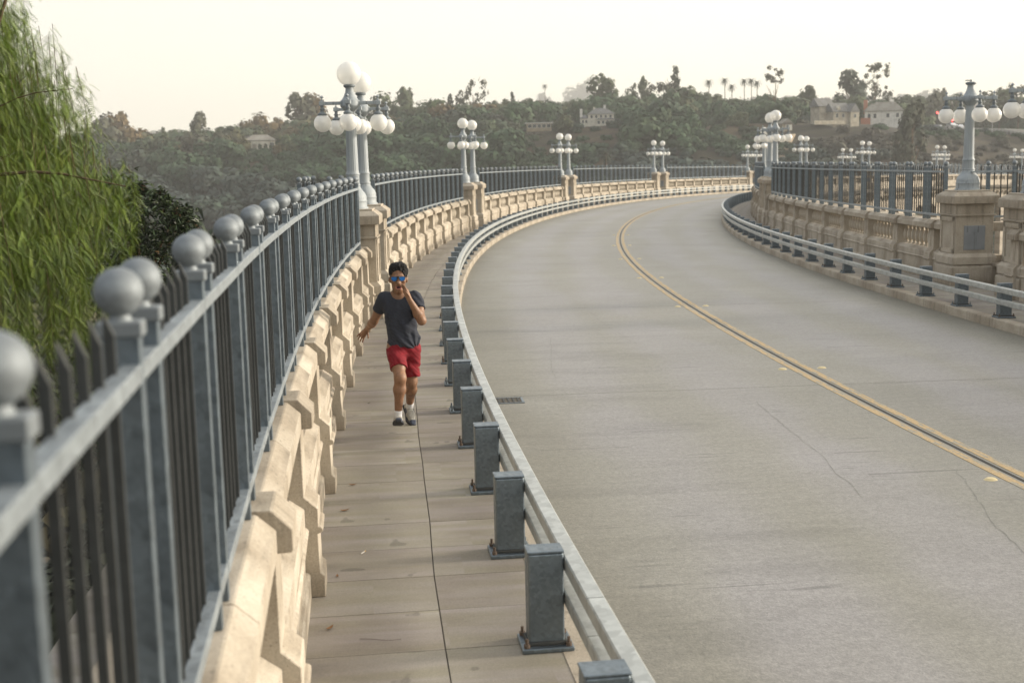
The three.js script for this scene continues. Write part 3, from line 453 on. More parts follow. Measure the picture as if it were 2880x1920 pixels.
// ------------------------------------------------------------------ foliage
function leafCloud(seed, lumps, per, size, squash = 1, jit = 0.35) {   // lumps: [x, y, z, r]; a crown of loose leaf sprays, unit-sized
  const r = rng(seed), pos = [], nor = [], v = new THREE.Vector3(), a = new THREE.Vector3(), b = new THREE.Vector3(), n = new THREE.Vector3();
  for (const [lx, ly, lz, lr] of lumps) { const m = Math.round(per * lr * lr * 12);
    for (let i = 0; i < m; i++) {
      const u = 2 * r() - 1, ph = r() * 2 * Math.PI, q = Math.sqrt(1 - u * u); v.set(q * Math.cos(ph), u, q * Math.sin(ph)); const rr = lr * (0.55 + 0.5 * Math.pow(r(), 0.45)) * (1 + jit * (r() - 0.5));
      n.copy(v); n.y = n.y * 0.8 + 0.15; n.x += 0.5 * (r() - 0.5); n.y += 0.5 * (r() - 0.5); n.z += 0.5 * (r() - 0.5); n.normalize();
      a.set(r() - 0.5, r() - 0.5, r() - 0.5).cross(n).normalize(); b.crossVectors(n, a); const s = size * (0.5 + r());
      const cx = lx + v.x * rr, cy = ly + v.y * rr * squash, cz = lz + v.z * rr;
      for (const [k, l] of [[0, 1], [-0.75, -0.45], [0.8, -0.5]]) { pos.push(cx + s * (a.x * k + b.x * l), cy + s * (a.y * k + b.y * l), cz + s * (a.z * k + b.z * l)); nor.push(n.x, n.y, n.z); }
    } }
  const g = new THREE.BufferGeometry(); g.setAttribute('position', new THREE.Float32BufferAttribute(pos, 3)); g.setAttribute('normal', new THREE.Float32BufferAttribute(nor, 3)); return g;
}
const lumpSet = (seed, n, f) => { const r = rng(seed), o = []; for (let i = 0; i < n; i++) o.push(f(i / n, r)); return o; };
// unit crowns: about 1 wide (radius .5) and 1 tall, standing on y = 0
const CROWN = {
  round: [1, 2, 3, 4].map((s) => leafCloud(s, lumpSet(s * 7, 15, (t, r) => { const a = r() * 6.28, q = 0.34 * Math.sqrt(r()), y = 0.28 + 0.5 * r(); return [q * Math.cos(a), y, q * Math.sin(a), 0.12 + 0.10 * r()]; }), 170, 0.058)),
  tall: [5, 6, 7].map((s) => leafCloud(s, lumpSet(s * 7, 17, (t, r) => { const a = r() * 6.28, y = 0.2 + 0.72 * t, q = 0.30 * Math.sqrt(r()) * (1.15 - 0.6 * t); return [q * Math.cos(a), y, q * Math.sin(a), 0.08 + 0.07 * r()]; }), 260, 0.050)),
  open: [8, 9, 10].map((s) => leafCloud(s, lumpSet(s * 7, 30, (t, r) => { const a = r() * 6.28, y = 0.34 + 0.60 * r(), q = (0.44 - 0.2 * Math.abs(y - 0.6)) * Math.sqrt(r()); return [q * Math.cos(a), y, q * Math.sin(a), 0.04 + 0.06 * r()]; }), 300, 0.038, 0.8, 1.1)),
  cone: [11, 12].map((s) => leafCloud(s, lumpSet(s * 7, 26, (t, r) => { const a = r() * 6.28, y = 0.12 + 0.86 * t, q = 0.36 * (1.02 - t) * (0.5 + 0.5 * r()); return [q * Math.cos(a), y, q * Math.sin(a), 0.035 + 0.10 * (1.05 - t) * (0.6 + 0.4 * r())]; }), 300, 0.045, 0.7)),
  column: [13, 14].map((s) => leafCloud(s, lumpSet(s * 7, 20, (t, r) => { const a = r() * 6.28, y = 0.1 + 0.84 * t, q = 0.24 * r(); return [q * Math.cos(a), y, q * Math.sin(a), (0.12 + 0.1 * r()) * (1 - 0.5 * t * t)]; }), 160, 0.05, 0.6)),
  bush: [15, 16, 17].map((s) => leafCloud(s, lumpSet(s * 7, 8, (t, r) => { const a = r() * 6.28, q = 0.3 * Math.sqrt(r()); return [q * Math.cos(a), 0.2 + 0.35 * r(), q * Math.sin(a), 0.16 + 0.12 * r()]; }), 85, 0.085)),
};
const leafMat = (r, g, b) => std({ color: lin(r, g, b), roughness: 0.85, side: THREE.DoubleSide });
const LEAF = { olive: leafMat(0.058, 0.078, 0.034), green: leafMat(0.058, 0.085, 0.030), dark: leafMat(0.034, 0.050, 0.026), blue: leafMat(0.050, 0.066, 0.044), amber: leafMat(0.125, 0.088, 0.034), sage: leafMat(0.095, 0.100, 0.060), dust: leafMat(0.070, 0.074, 0.046) };  // amber: low sun on the ridge crowns painted into the leaf colour
M.bark = std({ color: lin(0.30, 0.25, 0.19), map: rep(T.bark, 0.8), roughness: 0.95 }); M.barkPale = std({ color: lin(0.52, 0.43, 0.34), map: rep(T.bark, 0.9), roughness: 0.9 });
const trunkGeo = (seed, open) => { const r = rng(seed), list = [tube([[0, -0.06, 0], [0.015, 0.2, 0.01], [-0.01, 0.45, 0], [0.01, 0.72, 0.01]], 0.03, 0.012, 7, 8)]; for (let i = 0; i < 6; i++) { const a = r() * 6.28, y = 0.25 + 0.3 * r(), q = 0.22 + 0.12 * r(); list.push(tube([[0, y, 0], [q * 0.5 * Math.cos(a), y + 0.12, q * 0.5 * Math.sin(a)], [q * Math.cos(a), y + 0.28, q * Math.sin(a)]], 0.013, 0.004, 5, 5)); } return merge(list); };
const TRUNK = [trunkGeo(1), trunkGeo(2), trunkGeo(3)];
let treeCount = 0;
function tree(name, label, category, group, kind, leaf, x, z, h, w, opt = {}) {
  const t = thing(name, label, category, group), k = treeCount++; t.position.set(x, ground(x, z) - 0.3 + (opt.lift ?? 0), -z); t.rotation.y = (k * 2.399) % 6.283;
  const tr = mesh('trunk', TRUNK[k % 3], opt.pale ? M.barkPale : M.bark, t); tr.scale.set(opt.tw ?? w * 0.8, h, opt.tw ?? w * 0.8);
  const c = mesh('crown', CROWN[kind][k % CROWN[kind].length], LEAF[leaf], t); c.scale.set(w, h * (opt.ch ?? 1), w); c.position.y = h * (1 - (opt.ch ?? 1)); return t;
}
function ridgeTree(px, top, wpx, depth, kind, leaf, name, label, opt) { const [x, z] = spot(px, depth), h = Math.max(3, (heightAt(px, top, depth) - ground(x, z) + 0.3) * 1.04); return tree(name, label, opt?.cat ?? 'tree', opt?.group, kind, leaf, x, z, h, (opt?.pale ? 1.25 : 1.6) * wpx / F * depth, opt); }
// the trees that stand out along the ridge, from the pepper tree rightwards
[
  [250, 266, 76, 400, 'round', 'dust', 'brown-green round tree at the ridge end beside the pepper tree'],
  [292, 260, 84, 420, 'tall', 'amber', 'ragged amber-lit tree rising above the ridge end beside the pepper tree'],
  [345, 288, 80, 410, 'round', 'amber', 'thin orange-lit tree between two fuller trees at the ridge end'],
  [396, 296, 44, 390, 'cone', 'olive', 'small pointed evergreen on the ridge above the pale low house'],
  [440, 300, 50, 520, 'round', 'dust', 'hazy rounded tree behind the small pointed evergreen'],
  [478, 262, 50, 420, 'tall', 'dust', 'open-crowned tall tree standing alone on the ridge'],
  [522, 288, 60, 400, 'round', 'olive', 'broad dark tree beside the lone open-crowned tree'],
  [560, 292, 66, 390, 'round', 'dark', 'dark dome-shaped tree next to the arched house'],
  [606, 262, 70, 430, 'round', 'amber', 'amber-lit tree behind the arched house roof'],
  [655, 272, 46, 440, 'tall', 'amber', 'slim amber-lit tree right behind the arched house'],
  [712, 218, 86, 450, 'tall', 'dust', 'tall bulky brown-green tree left of the nearest lamp globes'],
  [742, 222, 60, 460, 'tall', 'amber', 'feathery tree touching the nearest lamp arm'],
  [905, 216, 84, 430, 'round', 'olive', 'full olive tree just right of the nearest lamps'],
  [946, 206, 64, 460, 'tall', 'olive', 'tall olive tree behind the full tree near the lamps'],
  [985, 228, 70, 420, 'round', 'green', 'round green tree beyond the nearest lamps'],
  [1030, 240, 60, 410, 'round', 'amber', 'golden-lit round tree behind the second lamp pair'],
  [1050, 222, 60, 430, 'cone', 'dark', 'flat-layered cedar behind the second lamp pair'],
  [1100, 194, 54, 440, 'open', 'dust', 'high open tree with tufted top above the second lamp pair'],
  [1135, 238, 60, 420, 'round', 'amber', 'golden-lit brown tree right of the tufted tree'],
  [1188, 218, 38, 420, 'cone', 'blue', 'narrow blue-green conifer left of the low flat house'],
  [1215, 246, 56, 410, 'cone', 'dark', 'spreading dark cedar above the low flat house'],
  [1265, 212, 30, 2250, 'round', 'olive', 'small hazy round tree on the far ridge'],
  [1330, 198, 56, 2250, 'round', 'olive', 'large hazy tree on the far ridge left of the tall pine'],
  [1352, 188, 30, 2250, 'open', 'olive', 'hazy thin tree on the far ridge beside the tall pine'],
  [1388, 176, 74, 450, 'tall', 'olive', 'tall ragged pine above the big grey-roofed house'],
  [1457, 196, 28, 450, 'column', 'olive', 'shorter of two cypress trees'],
  [1483, 182, 30, 450, 'column', 'olive', 'taller of two cypress trees'],
  [1528, 200, 56, 440, 'open', 'dust', 'ragged tree leaning on the tallest conifer'],
  [1556, 160, 72, 440, 'cone', 'dark', 'tallest conifer on the ridge'],
  [1600, 196, 84, 430, 'round', 'olive', 'broad rounded tree right of the tallest conifer'],
  [1655, 240, 56, 470, 'round', 'olive', 'rounded tree in front of the palm trees'],
  [1705, 245, 60, 470, 'round', 'green', 'green tree under the pair of palms'],
  [1783, 164, 44, 400, 'open', 'dust', 'slender eucalyptus with a long bare trunk', { pale: 1, ch: 0.42, tw: 9 }],
  [1800, 222, 90, 420, 'round', 'olive', 'wide dark tree behind the slender eucalyptus'],
  [1858, 202, 56, 430, 'tall', 'olive', 'upright tree left of the stone house'],
  [1952, 170, 84, 430, 'tall', 'blue', 'huge blue-green eucalyptus behind the stone house'],
  [2008, 158, 48, 440, 'open', 'sage', 'thin-topped eucalyptus between the two big houses', { ch: 0.55 }],
  [2028, 210, 40, 430, 'open', 'dust', 'small tufted tree above the white house roof'],
  [2075, 218, 76, 440, 'round', 'olive', 'broad tree behind the white house'],
  [2122, 214, 60, 460, 'round', 'dust', 'rounded tree over the traffic signals'],
  [2158, 208, 40, 470, 'tall', 'dust', 'hazy upright tree beyond the traffic signals'],
  [2194, 212, 60, 480, 'round', 'olive', 'hazy round tree left of the globeless lamp'],
  [2290, 205, 70, 470, 'round', 'olive', 'dark tree between the two nearest lamps across the road'],
  [2335, 200, 60, 470, 'open', 'dust', 'ragged tree at the frame edge behind the lamp arm'],
  [2095, 240, 96, 296, 'tall', 'dust', 'big eucalyptus with a pale trunk on the slope below the white house', { pale: 1, ch: 0.74, tw: 9 }],
].forEach(([px, top, w, d, kind, leaf, label, opt]) => ridgeTree(px, top, w, d, kind, leaf, /conifer|cedar|pine|evergreen|cypress/.test(label) ? 'conifer_tree' : /eucal/.test(label) ? 'eucalyptus_tree' : 'ridge_tree', label, { group: 'trees along the far ridge', ...opt }));
// palms
{
  const frond = (() => { const pos = [], r = rng(8); for (let f = 0; f < 34; f++) { const a = f * 2.4, up = 0.9 - 1.7 * (f / 34), L = 0.9 + 0.3 * r(); let px = 0, py = 0, pz = 0; for (let k = 0; k < 4; k++) { const e = up - 0.35 * k, x = px + Math.cos(a) * Math.cos(e) * L / 4, y = py + Math.sin(e) * L / 4, z = pz + Math.sin(a) * Math.cos(e) * L / 4, w = 0.16 * (1 - k / 4.5); const sx = -Math.sin(a) * w, sz = Math.cos(a) * w; pos.push(px - sx, py - 0.04, pz - sz, px + sx, py - 0.04, pz + sz, x, y, z, px, py + 0.02, pz, px + sx * 0.6, py, pz + sz * 0.6, x, y + 0.02, z); px = x; py = y; pz = z; } } const g = new THREE.BufferGeometry(); g.setAttribute('position', new THREE.Float32BufferAttribute(pos, 3)); g.computeVertexNormals(); return g; })();
  const stem = tube([[0, 0, 0], [0.03, 0.4, 0], [0, 1, 0.02]], 0.03, 0.018, 7, 8);
  [[1632, 184, 470, 'palm nearest the tallest conifer'], [1668, 180, 470, 'tallest palm, left of a shorter one'], [1684, 194, 480, 'shorter palm beside the tallest palm'], [1712, 182, 480, 'left palm of the close group of three'], [1728, 181, 470, 'middle palm of the close group of three'], [1741, 186, 480, 'right palm of the close group of three'], [1398, 340, 285, 'short shaggy palm standing alone on the lower slope'], [1262, 196, 700, 'tiny hazy palm on the far ridge'], [2143, 205, 700, 'tiny palm above the ridge beyond the signals']].forEach(([px, py, d, label]) => {
    const [x, z] = spot(px, d), t = thing('palm_tree', label, 'palm tree', 'palms on the hill'), g0 = ground(x, z), h = Math.max(3, heightAt(px, py, d) - g0 - (d < 300 ? 1.4 : 1.8)); t.position.set(x, g0, -z); const k = d < 300 ? 9 : 14; const s = mesh('trunk', stem, M.bark, t); s.scale.set(d < 300 ? 11 : 6.5, h, d < 300 ? 11 : 6.5); const f = mesh('crown', frond, LEAF[d < 300 ? 'dust' : 'dark'], t); f.position.y = h; f.scale.setScalar(2.5);
  });
}
// woodland and scrub that read as one mass
{
  const r = rng(404), make = (name, label, geo, mat, n, gen) => { const m = new THREE.InstancedMesh(geo, mat, n), o = new THREE.Object3D(), c = new THREE.Color(); for (let i = 0; i < n; i++) { const [x, z, w, h, k] = gen(); o.position.set(x, ground(x, z) - 0.25 * h, -z); o.rotation.y = r() * 6.28; o.scale.set(w, h, w); o.updateMatrix(); m.setMatrixAt(i, o.matrix); c.setRGB(...k); m.setColorAt(i, c); } m.name = numbered(name); m.castShadow = m.receiveShadow = true; tag(m, label, 'vegetation', null, 'stuff'); scene.add(m); };
  const W = std({ color: lin(1, 1, 1), roughness: 0.9, side: THREE.DoubleSide });
  // what grows where: patches of green wood, grey-blue sage and brown brush
  const patch = (x, z) => { const a = fbm(x * 0.022 + 31, z * 0.03 + 17, 4096, 431, 3), b = fbm(x * 0.03 + 71, z * 0.04 + 47, 4096, 435, 3), k = 0.8 + 0.4 * r(), br = sstep(0.5, 0.66, a), sg = sstep(0.5, 0.64, b); return [lerp(lerp(0.036, 0.040, sg), 0.070, br) * k, lerp(lerp(0.070, 0.060, sg), 0.064, br) * k, lerp(lerp(0.032, 0.050, sg), 0.046, br) * k]; };
  const free = (x, z) => !(x > 0.318 * z && z > 385) && !(x > 62 && x < 118 && z > 344 && z < 372 && r() < 0.85);
  for (let v = 0; v < 3; v++) make('hillside_scrub', ['dark scrub covering the hillside across the valley', 'olive scrub covering the hillside across the valley', 'brown scrub covering the hillside across the valley'][v], CROWN.bush[v], W, 2300, () => { for (;;) { const z = 195 + 190 * Math.pow(r(), 0.8), x = (r() - 0.5) * 2 * (40 + z * 0.52); if (!free(x, z)) continue; if (fbm(x * 0.05 + 3, z * 0.06 + 3, 4096, 441, 3) > 0.6 && r() < 0.75) continue; const w = x > 0.31 * z && z > 315 ? 1.6 + 2.6 * r() : 3.5 + 9 * r() * r() * r(); return [x, z, w, w * (0.55 + 0.4 * r()), patch(x, z)]; } });
  for (let v = 0; v < 3; v++) make('hillside_wood', ['rounded trees scattered down the hillside', 'spreading trees scattered down the hillside', 'dark trees scattered down the hillside'][v], CROWN.round[v + 1], W, 120, () => { for (;;) { const z = 285 + 90 * r(), x = (r() - 0.55) * 2 * (20 + z * 0.5); const px = 1176 + x / z * F; if (x > 50 && z > 312) continue; if (z > 318 && ((px > 1290 && px < 1470) || (px > 1180 && px < 1310) || (px > 555 && px < 670) || (px > 315 && px < 385))) continue; if (fbm(x * 0.03 + 63, z * 0.03 + 23, 4096, 445, 3) < 0.45) continue; const h = 6 + 6 * r(); return [x, z, h * (1.0 + 0.5 * r()), h, patch(x, z)]; } });
  for (let v = 0; v < 4; v++) make('hilltop_wood', ['dense green woodland on the hilltop', 'olive woodland on the hilltop', 'dark woodland on the hilltop', 'mixed woodland on the hilltop'][v], v < 3 ? CROWN.round[v] : CROWN.tall[0], W, 340, () => { for (;;) { const z = 330 + 190 * r(), x = (r() - 0.5) * 2 * (30 + z * 0.50), y = ground(x, z); if (z < 365 && x > 55) continue; if (z < 352 && r() < 0.6) continue; const bright = 0.85 + 0.5 * r(), px = 1176 + x / z * F, h = (z > 402 ? 8 + 7 * r() : 6.5 + 6 * r() * r()); if (z < 400 && ((px > 1320 && px < 1445) || (px > 1195 && px < 1300) || (px > 1870 && px < 2085) || (px > 570 && px < 660) || (px > 1595 && px < 1660) || px > 2110)) continue; if (px > 2096 && px < 2400 && z < 475) continue; const a = r(); return [x, z, h * (0.9 + 0.5 * r()), h, [lerp(0.034, x < -35 ? 0.12 : 0.08, a * a) * bright, lerp(0.068, 0.088, a) * bright, lerp(0.03, 0.042, a) * bright]]; } });  // on the left, warmth of the low sun is painted in as redder leaves
  make('distant_wood', 'hazy woodland on the far ridge', CROWN.round[3], W, 3600, () => { const z = 520 + 1950 * Math.sqrt(r()), x = (r() - 0.5) * 2 * z * 0.48, h = 7 + 9 * r(); return [x, z, h * 1.15, h, [0.05 + 0.04 * r(), 0.072, 0.03]]; });
  make('valley_trees', 'trees on the valley floor below the bridge', CROWN.round[0], W, 150, () => { const z = 70 + 130 * r(), x = -6 - z * 0.42 * r() - 12, h = 7 + 8 * r(); return [x, z, h * 1.1, h, [0.045 + 0.03 * r(), 0.06, 0.026]]; });
}
// trees closer by, below the bridge on the outer side
tree('valley_tree', 'yellowish round tree below the fence beyond the dark broadleaf tree', 'tree', 'trees below the bridge', 'round', 'amber', spot(512, 75)[0], 75, heightAt(512, 462, 75) - ground(spot(512, 75)[0], 75) + 0.3, 4.6);
tree('valley_tree', 'dim green tree just behind the dark broadleaf tree', 'tree', 'trees below the bridge', 'round', 'dark', spot(428, 48)[0], 48, heightAt(428, 425, 48) - ground(spot(428, 48)[0], 48) + 0.3, 4.2);

// ------------------------------------------------------------------ pepper tree beside the bridge
{
  const t = thing('pepper_tree', 'weeping pepper tree with fine bright green leaves beside the near fence', 'tree'), cx = -7.9, cz = 11.6, gy = ground(cx, cz); t.position.set(cx, 0, -cz);
  const r = rng(2024), V = (x, y, z) => new THREE.Vector3(x, y, z);
  const limbs = [tube([V(0, gy - 0.4, 0), V(0.1, gy + 2, 0), V(-0.1, gy + 4.2, 0.1), V(0, 0.4, 0)], 0.42, 0.28, 10, 10)];
  const tips = [];
  for (let i = 0; i < 26; i++) { const a = i * 2.399, q = 2.0 + 1.6 * r(), top = 1.6 + 2.4 * r() - 0.12 * q; const m = V(Math.cos(a) * q * 0.45, 1.2 + 1.1 * r(), Math.sin(a) * q * 0.45), e = V(Math.cos(a) * q, top, Math.sin(a) * q); limbs.push(tube([V(0, 0.2 + 0.4 * r(), 0), m, e], 0.11, 0.018, 6, 10)); tips.push([m, e]); }
  // tall leader at the outer side and the branch that reaches towards the fence
  limbs.push(tube([V(0, 0.4, 0), V(1.6, 2.0, 0.2), V(3.0, 3.4, 0.1), V(3.45, 4.35, 0.1)], 0.10, 0.012, 6, 10), tube([V(2.7, 3.0, 0.1), V(3.5, 3.42, 0.15), V(4.0, 3.48, 0.2)], 0.011, 0.003, 5, 8), tube([V(2.2, 2.5, 0.2), V(3.6, 2.75, 0.3), V(4.45, 2.6, 0.3)], 0.03, 0.006, 5, 8));
  mesh('trunk', merge(limbs), M.bark, t);
  // one drooping compound leaf: a midrib with narrow paired leaflets
  const fr = (() => { const pos = [], nor = []; const N = 9, L = 0.19; for (let i = 0; i < N; i++) { const u = (i + 1) / N, x = L * u, y = -0.05 * u * u; for (const s of [-1, 1]) { const l = 0.042 * (1 - 0.45 * Math.abs(u - 0.45)), w = 0.0032, tx = x + 0.55 * l, tz = s * l, ty = y - 0.006; pos.push(x - w, y, 0.001 * s, x + w, y, 0.001 * s, (x + tx) / 2 + w * 1.4, (y + ty) / 2, tz / 2, x - w, y, 0.001 * s, (x + tx) / 2 + w * 1.4, (y + ty) / 2, tz / 2, tx, ty, tz); for (let k = 0; k < 6; k++) nor.push(0.1, 1, 0.25 * s); } } pos.push(0, 0, -0.0012, 0, 0, 0.0012, L, -0.05, 0); nor.push(0, 1, 0, 0, 1, 0, 0, 1, 0); const g = new THREE.BufferGeometry(); g.setAttribute('position', new THREE.Float32BufferAttribute(pos, 3)); g.setAttribute('normal', new THREE.Float32BufferAttribute(nor, 3)); return g; })();
  // edge of the crown on the bridge side, by height (world x), as in a drooping dome
  const EDGE = [[0.2, -4.45], [0.8, -4.25], [1.3, -3.97], [1.95, -3.76], [2.3, -3.56], [2.57, -3.44], [2.85, -3.6], [3.05, -3.9], [3.3, -4.28], [3.6, -4.5], [3.9, -4.62], [4.4, -4.72], [5, -5.2], [5.6, -5.9]];
  const edgeX = (y) => { if (y < EDGE[0][0]) return EDGE[0][1] - (EDGE[0][0] - y) * 0.2; for (let i = 0; i + 1 < EDGE.length; i++) if (y < EDGE[i + 1][0]) return lerp(EDGE[i][1], EDGE[i + 1][1], (y - EDGE[i][0]) / (EDGE[i + 1][0] - EDGE[i][0])); return -6; };
  const mats = [], cols = [], o = new THREE.Object3D(), strands = [], c = new THREE.Color();
  const leafAt = (p, dir, down, k) => { o.position.copy(p); o.rotation.set(0, 0, 0); o.rotation.order = 'YZX'; o.rotation.y = dir; o.rotation.z = -down; o.rotation.x = (r() - 0.5) * 1.4; o.scale.setScalar((0.45 + 0.75 * r()) * k); o.updateMatrix(); mats.push(o.matrix.clone()); const y = r(), g = 0.5 + 0.85 * r(); cols.push([lerp(0.14, 0.28, y) * g, lerp(0.245, 0.355, y) * g, lerp(0.026, 0.045, y) * g]); };
  let made = 0, tries = 0;
  while (made < 1250 && tries++ < 40000) {
    const near = r() < 0.80, a = near ? (r() - 0.45) * 2.3 : r() * 6.283, q = 4.5 * Math.sqrt(near ? 0.25 + 0.75 * r() : r());
    const x = cx + Math.cos(a) * q, zz = cz - Math.sin(a) * q * 0.8, y0 = 6.3 - 0.135 * q * q * (0.8 + 0.4 * r()) - 2.4 * r() * r(), L = 0.9 + 2.4 * r();
    if (x > edgeX(y0) - 0.02) continue;
    const p = V(x, y0, zz), pts = [V(p.x - cx, p.y, -(p.z - cz))], sway = (r() - 0.5) * 0.5, out = 0.16 * r(), off = 0.06 - 0.5 * r() * r(); let w = 0;
    for (let d = 0; d < L; d += 0.033) { const k = d / L, X = x + Math.cos(a) * out * Math.sin(k * 2) + sway * k * k * 0.5, Y = y0 - d, Z = zz + sway * k * 0.3; if (X > edgeX(Y) + off) break; if (Y < -3.5) break; const P = V(X - cx, Y, -(Z - cz)); if (d % 0.3 < 0.033) pts.push(P); leafAt(P, r() * 6.283, 0.25 + 0.85 * r(), 0.80); w++; }
    if (pts.length > 2 && tries % 3 === 0) { strands.push(tube(pts, 0.0035, 0.0015, 4, Math.min(10, pts.length * 2))); }
    if (w > 4) made++;
  }
  // sprays along the free branches
  for (const [a, b] of [[V(2.9, 3.2, 0.1), V(3.45, 4.5, 0.1)], [V(2.7, 3.4, 0.5), V(3.3, 4.6, 0.4)], [V(2.9, 3.2, 0), V(3.3, 4.2, -0.3)], [V(2.9, 3.12, 0.1), V(4.05, 3.48, 0.2)], [V(2.6, 2.55, 0.2), V(4.5, 2.62, 0.3)], [V(2.2, 2.2, 0.9), V(4.3, 2.1, 1.2)]]) for (let i = 0; i < 330; i++) { const p = a.clone().lerp(b, r()); p.x += (r() - 0.5) * 0.22; p.y += (r() - 0.6) * 0.36; p.z += (r() - 0.5) * 0.5; leafAt(p, (r() - 0.5) * 3, 0.3 + 0.8 * r(), 0.85); }
  const crown = new THREE.InstancedMesh(fr, new THREE.MeshPhysicalMaterial({ color: lin(1, 1, 1), roughness: 0.6, transmission: 0.35, thickness: 0, side: THREE.DoubleSide }), mats.length); mats.forEach((m, i) => { crown.setMatrixAt(i, m); c.setRGB(...cols[i]); crown.setColorAt(i, c); }); crown.name = 'crown'; crown.userData.kind = 'stuff'; crown.castShadow = true; t.add(crown);
  mesh('hanging_twigs', merge(strands), M.bark, t);
  console.log('pepper fronds', mats.length);
}
// dark broadleaf tree behind it
{
  const t = thing('broadleaf_tree', 'dark glossy-leaved tree between the pepper tree and the fence', 'tree'), d = 21, [cx] = spot(328, d), gy = ground(cx, d), r = rng(91); t.position.set(cx, 0, -d);
  const V = (x, y, z) => new THREE.Vector3(x, y, z), limbs = [tube([V(0, gy - 0.3, 0), V(0.15, gy + 2.5, 0), V(0, 0, 0)], 0.22, 0.14, 8, 8)], lumps = [];
  for (let i = 0; i < 60; i++) { const a = r() * 6.283, y = -3.6 + 5.9 * r(), q = 1.15 * Math.sqrt(clamp(1.05 - ((y + 0.4) / 3.1) ** 2)) * Math.sqrt(r()); lumps.push([q * Math.cos(a), y, q * Math.sin(a), 0.28 + 0.25 * r()]); if (i % 4 === 0) limbs.push(tube([V(0, y - 1.2, 0), V(q * 0.5 * Math.cos(a), y - 0.4, q * 0.5 * Math.sin(a)), V(q * Math.cos(a), y + 0.1, q * Math.sin(a))], 0.05, 0.012, 5, 6)); }
  lumps.push([-0.2, 2.3, 0.2, 0.14], [0.05, 2.42, 0.1, 0.11], [0.4, 2.25, 0.2, 0.18], [0.7, 1.95, 0.2, 0.2]);
  mesh('trunk', merge(limbs), M.bark, t);
  const leaf = (() => { const pos = [], nor = []; for (const s of [-1, 1]) { pos.push(0, 0, 0, 0.045, 0.004, s * 0.022, 0.11, -0.012, 0); pos.push(0, 0, 0, 0.11, -0.012, 0, 0.05, -0.008, 0); for (let k = 0; k < 6; k++) nor.push(0, 1, 0.35 * s); } const g = new THREE.BufferGeometry(); g.setAttribute('position', new THREE.Float32BufferAttribute(pos, 3)); g.setAttribute('normal', new THREE.Float32BufferAttribute(nor, 3)); return g; })();
  const list = []; for (const [x, y, z, q] of lumps) for (let i = 0; i < 230; i++) { const u = 2 * r() - 1, ph = r() * 6.283, w = Math.sqrt(1 - u * u), rr = q * (0.5 + 0.6 * Math.sqrt(r())); list.push([x + rr * w * Math.cos(ph), y + rr * u, z + rr * w * Math.sin(ph)]); }
  const o = new THREE.Object3D(), c = new THREE.Color(), cr = new THREE.InstancedMesh(leaf, std({ color: lin(1, 1, 1), roughness: 0.45, side: THREE.DoubleSide }), list.length);
  list.forEach((p, i) => { o.position.set(...p); o.rotation.set((r() - 0.5) * 1.6, r() * 6.283, (r() - 0.6) * 1.5); o.scale.setScalar(0.7 + 0.7 * r()); o.updateMatrix(); cr.setMatrixAt(i, o.matrix); const k = 0.6 + 0.8 * r(), old = r() < 0.03; c.setRGB((old ? 0.18 : 0.062) * k, (old ? 0.11 : 0.095) * k, (old ? 0.05 : 0.032) * k); cr.setColorAt(i, c); });
  cr.name = 'crown'; cr.userData.kind = 'stuff'; cr.castShadow = true; t.add(cr);
}
// undergrowth on the near bank below the fence
{
  const r = rng(55), n = 420, m = new THREE.InstancedMesh(CROWN.bush[1], std({ color: lin(1, 1, 1), roughness: 0.9, side: THREE.DoubleSide }), n), o = new THREE.Object3D(), c = new THREE.Color();
  for (let i = 0; i < n; i++) { const z = -2 + 40 * r() * r(), x = -2.6 - 9 * r(), w = 1.5 + 2.4 * r(); o.position.set(x, ground(x, z) - 0.2, -z); o.rotation.y = r() * 6; o.scale.set(w, w, w); o.updateMatrix(); m.setMatrixAt(i, o.matrix); const k = 0.5 + r(); c.setRGB(0.035 * k, 0.04 * k, 0.02 * k); m.setColorAt(i, c); }
  m.name = 'undergrowth'; tag(m, 'dark undergrowth on the near bank below the fence', 'vegetation', null, 'stuff'); m.castShadow = true; scene.add(m);
}
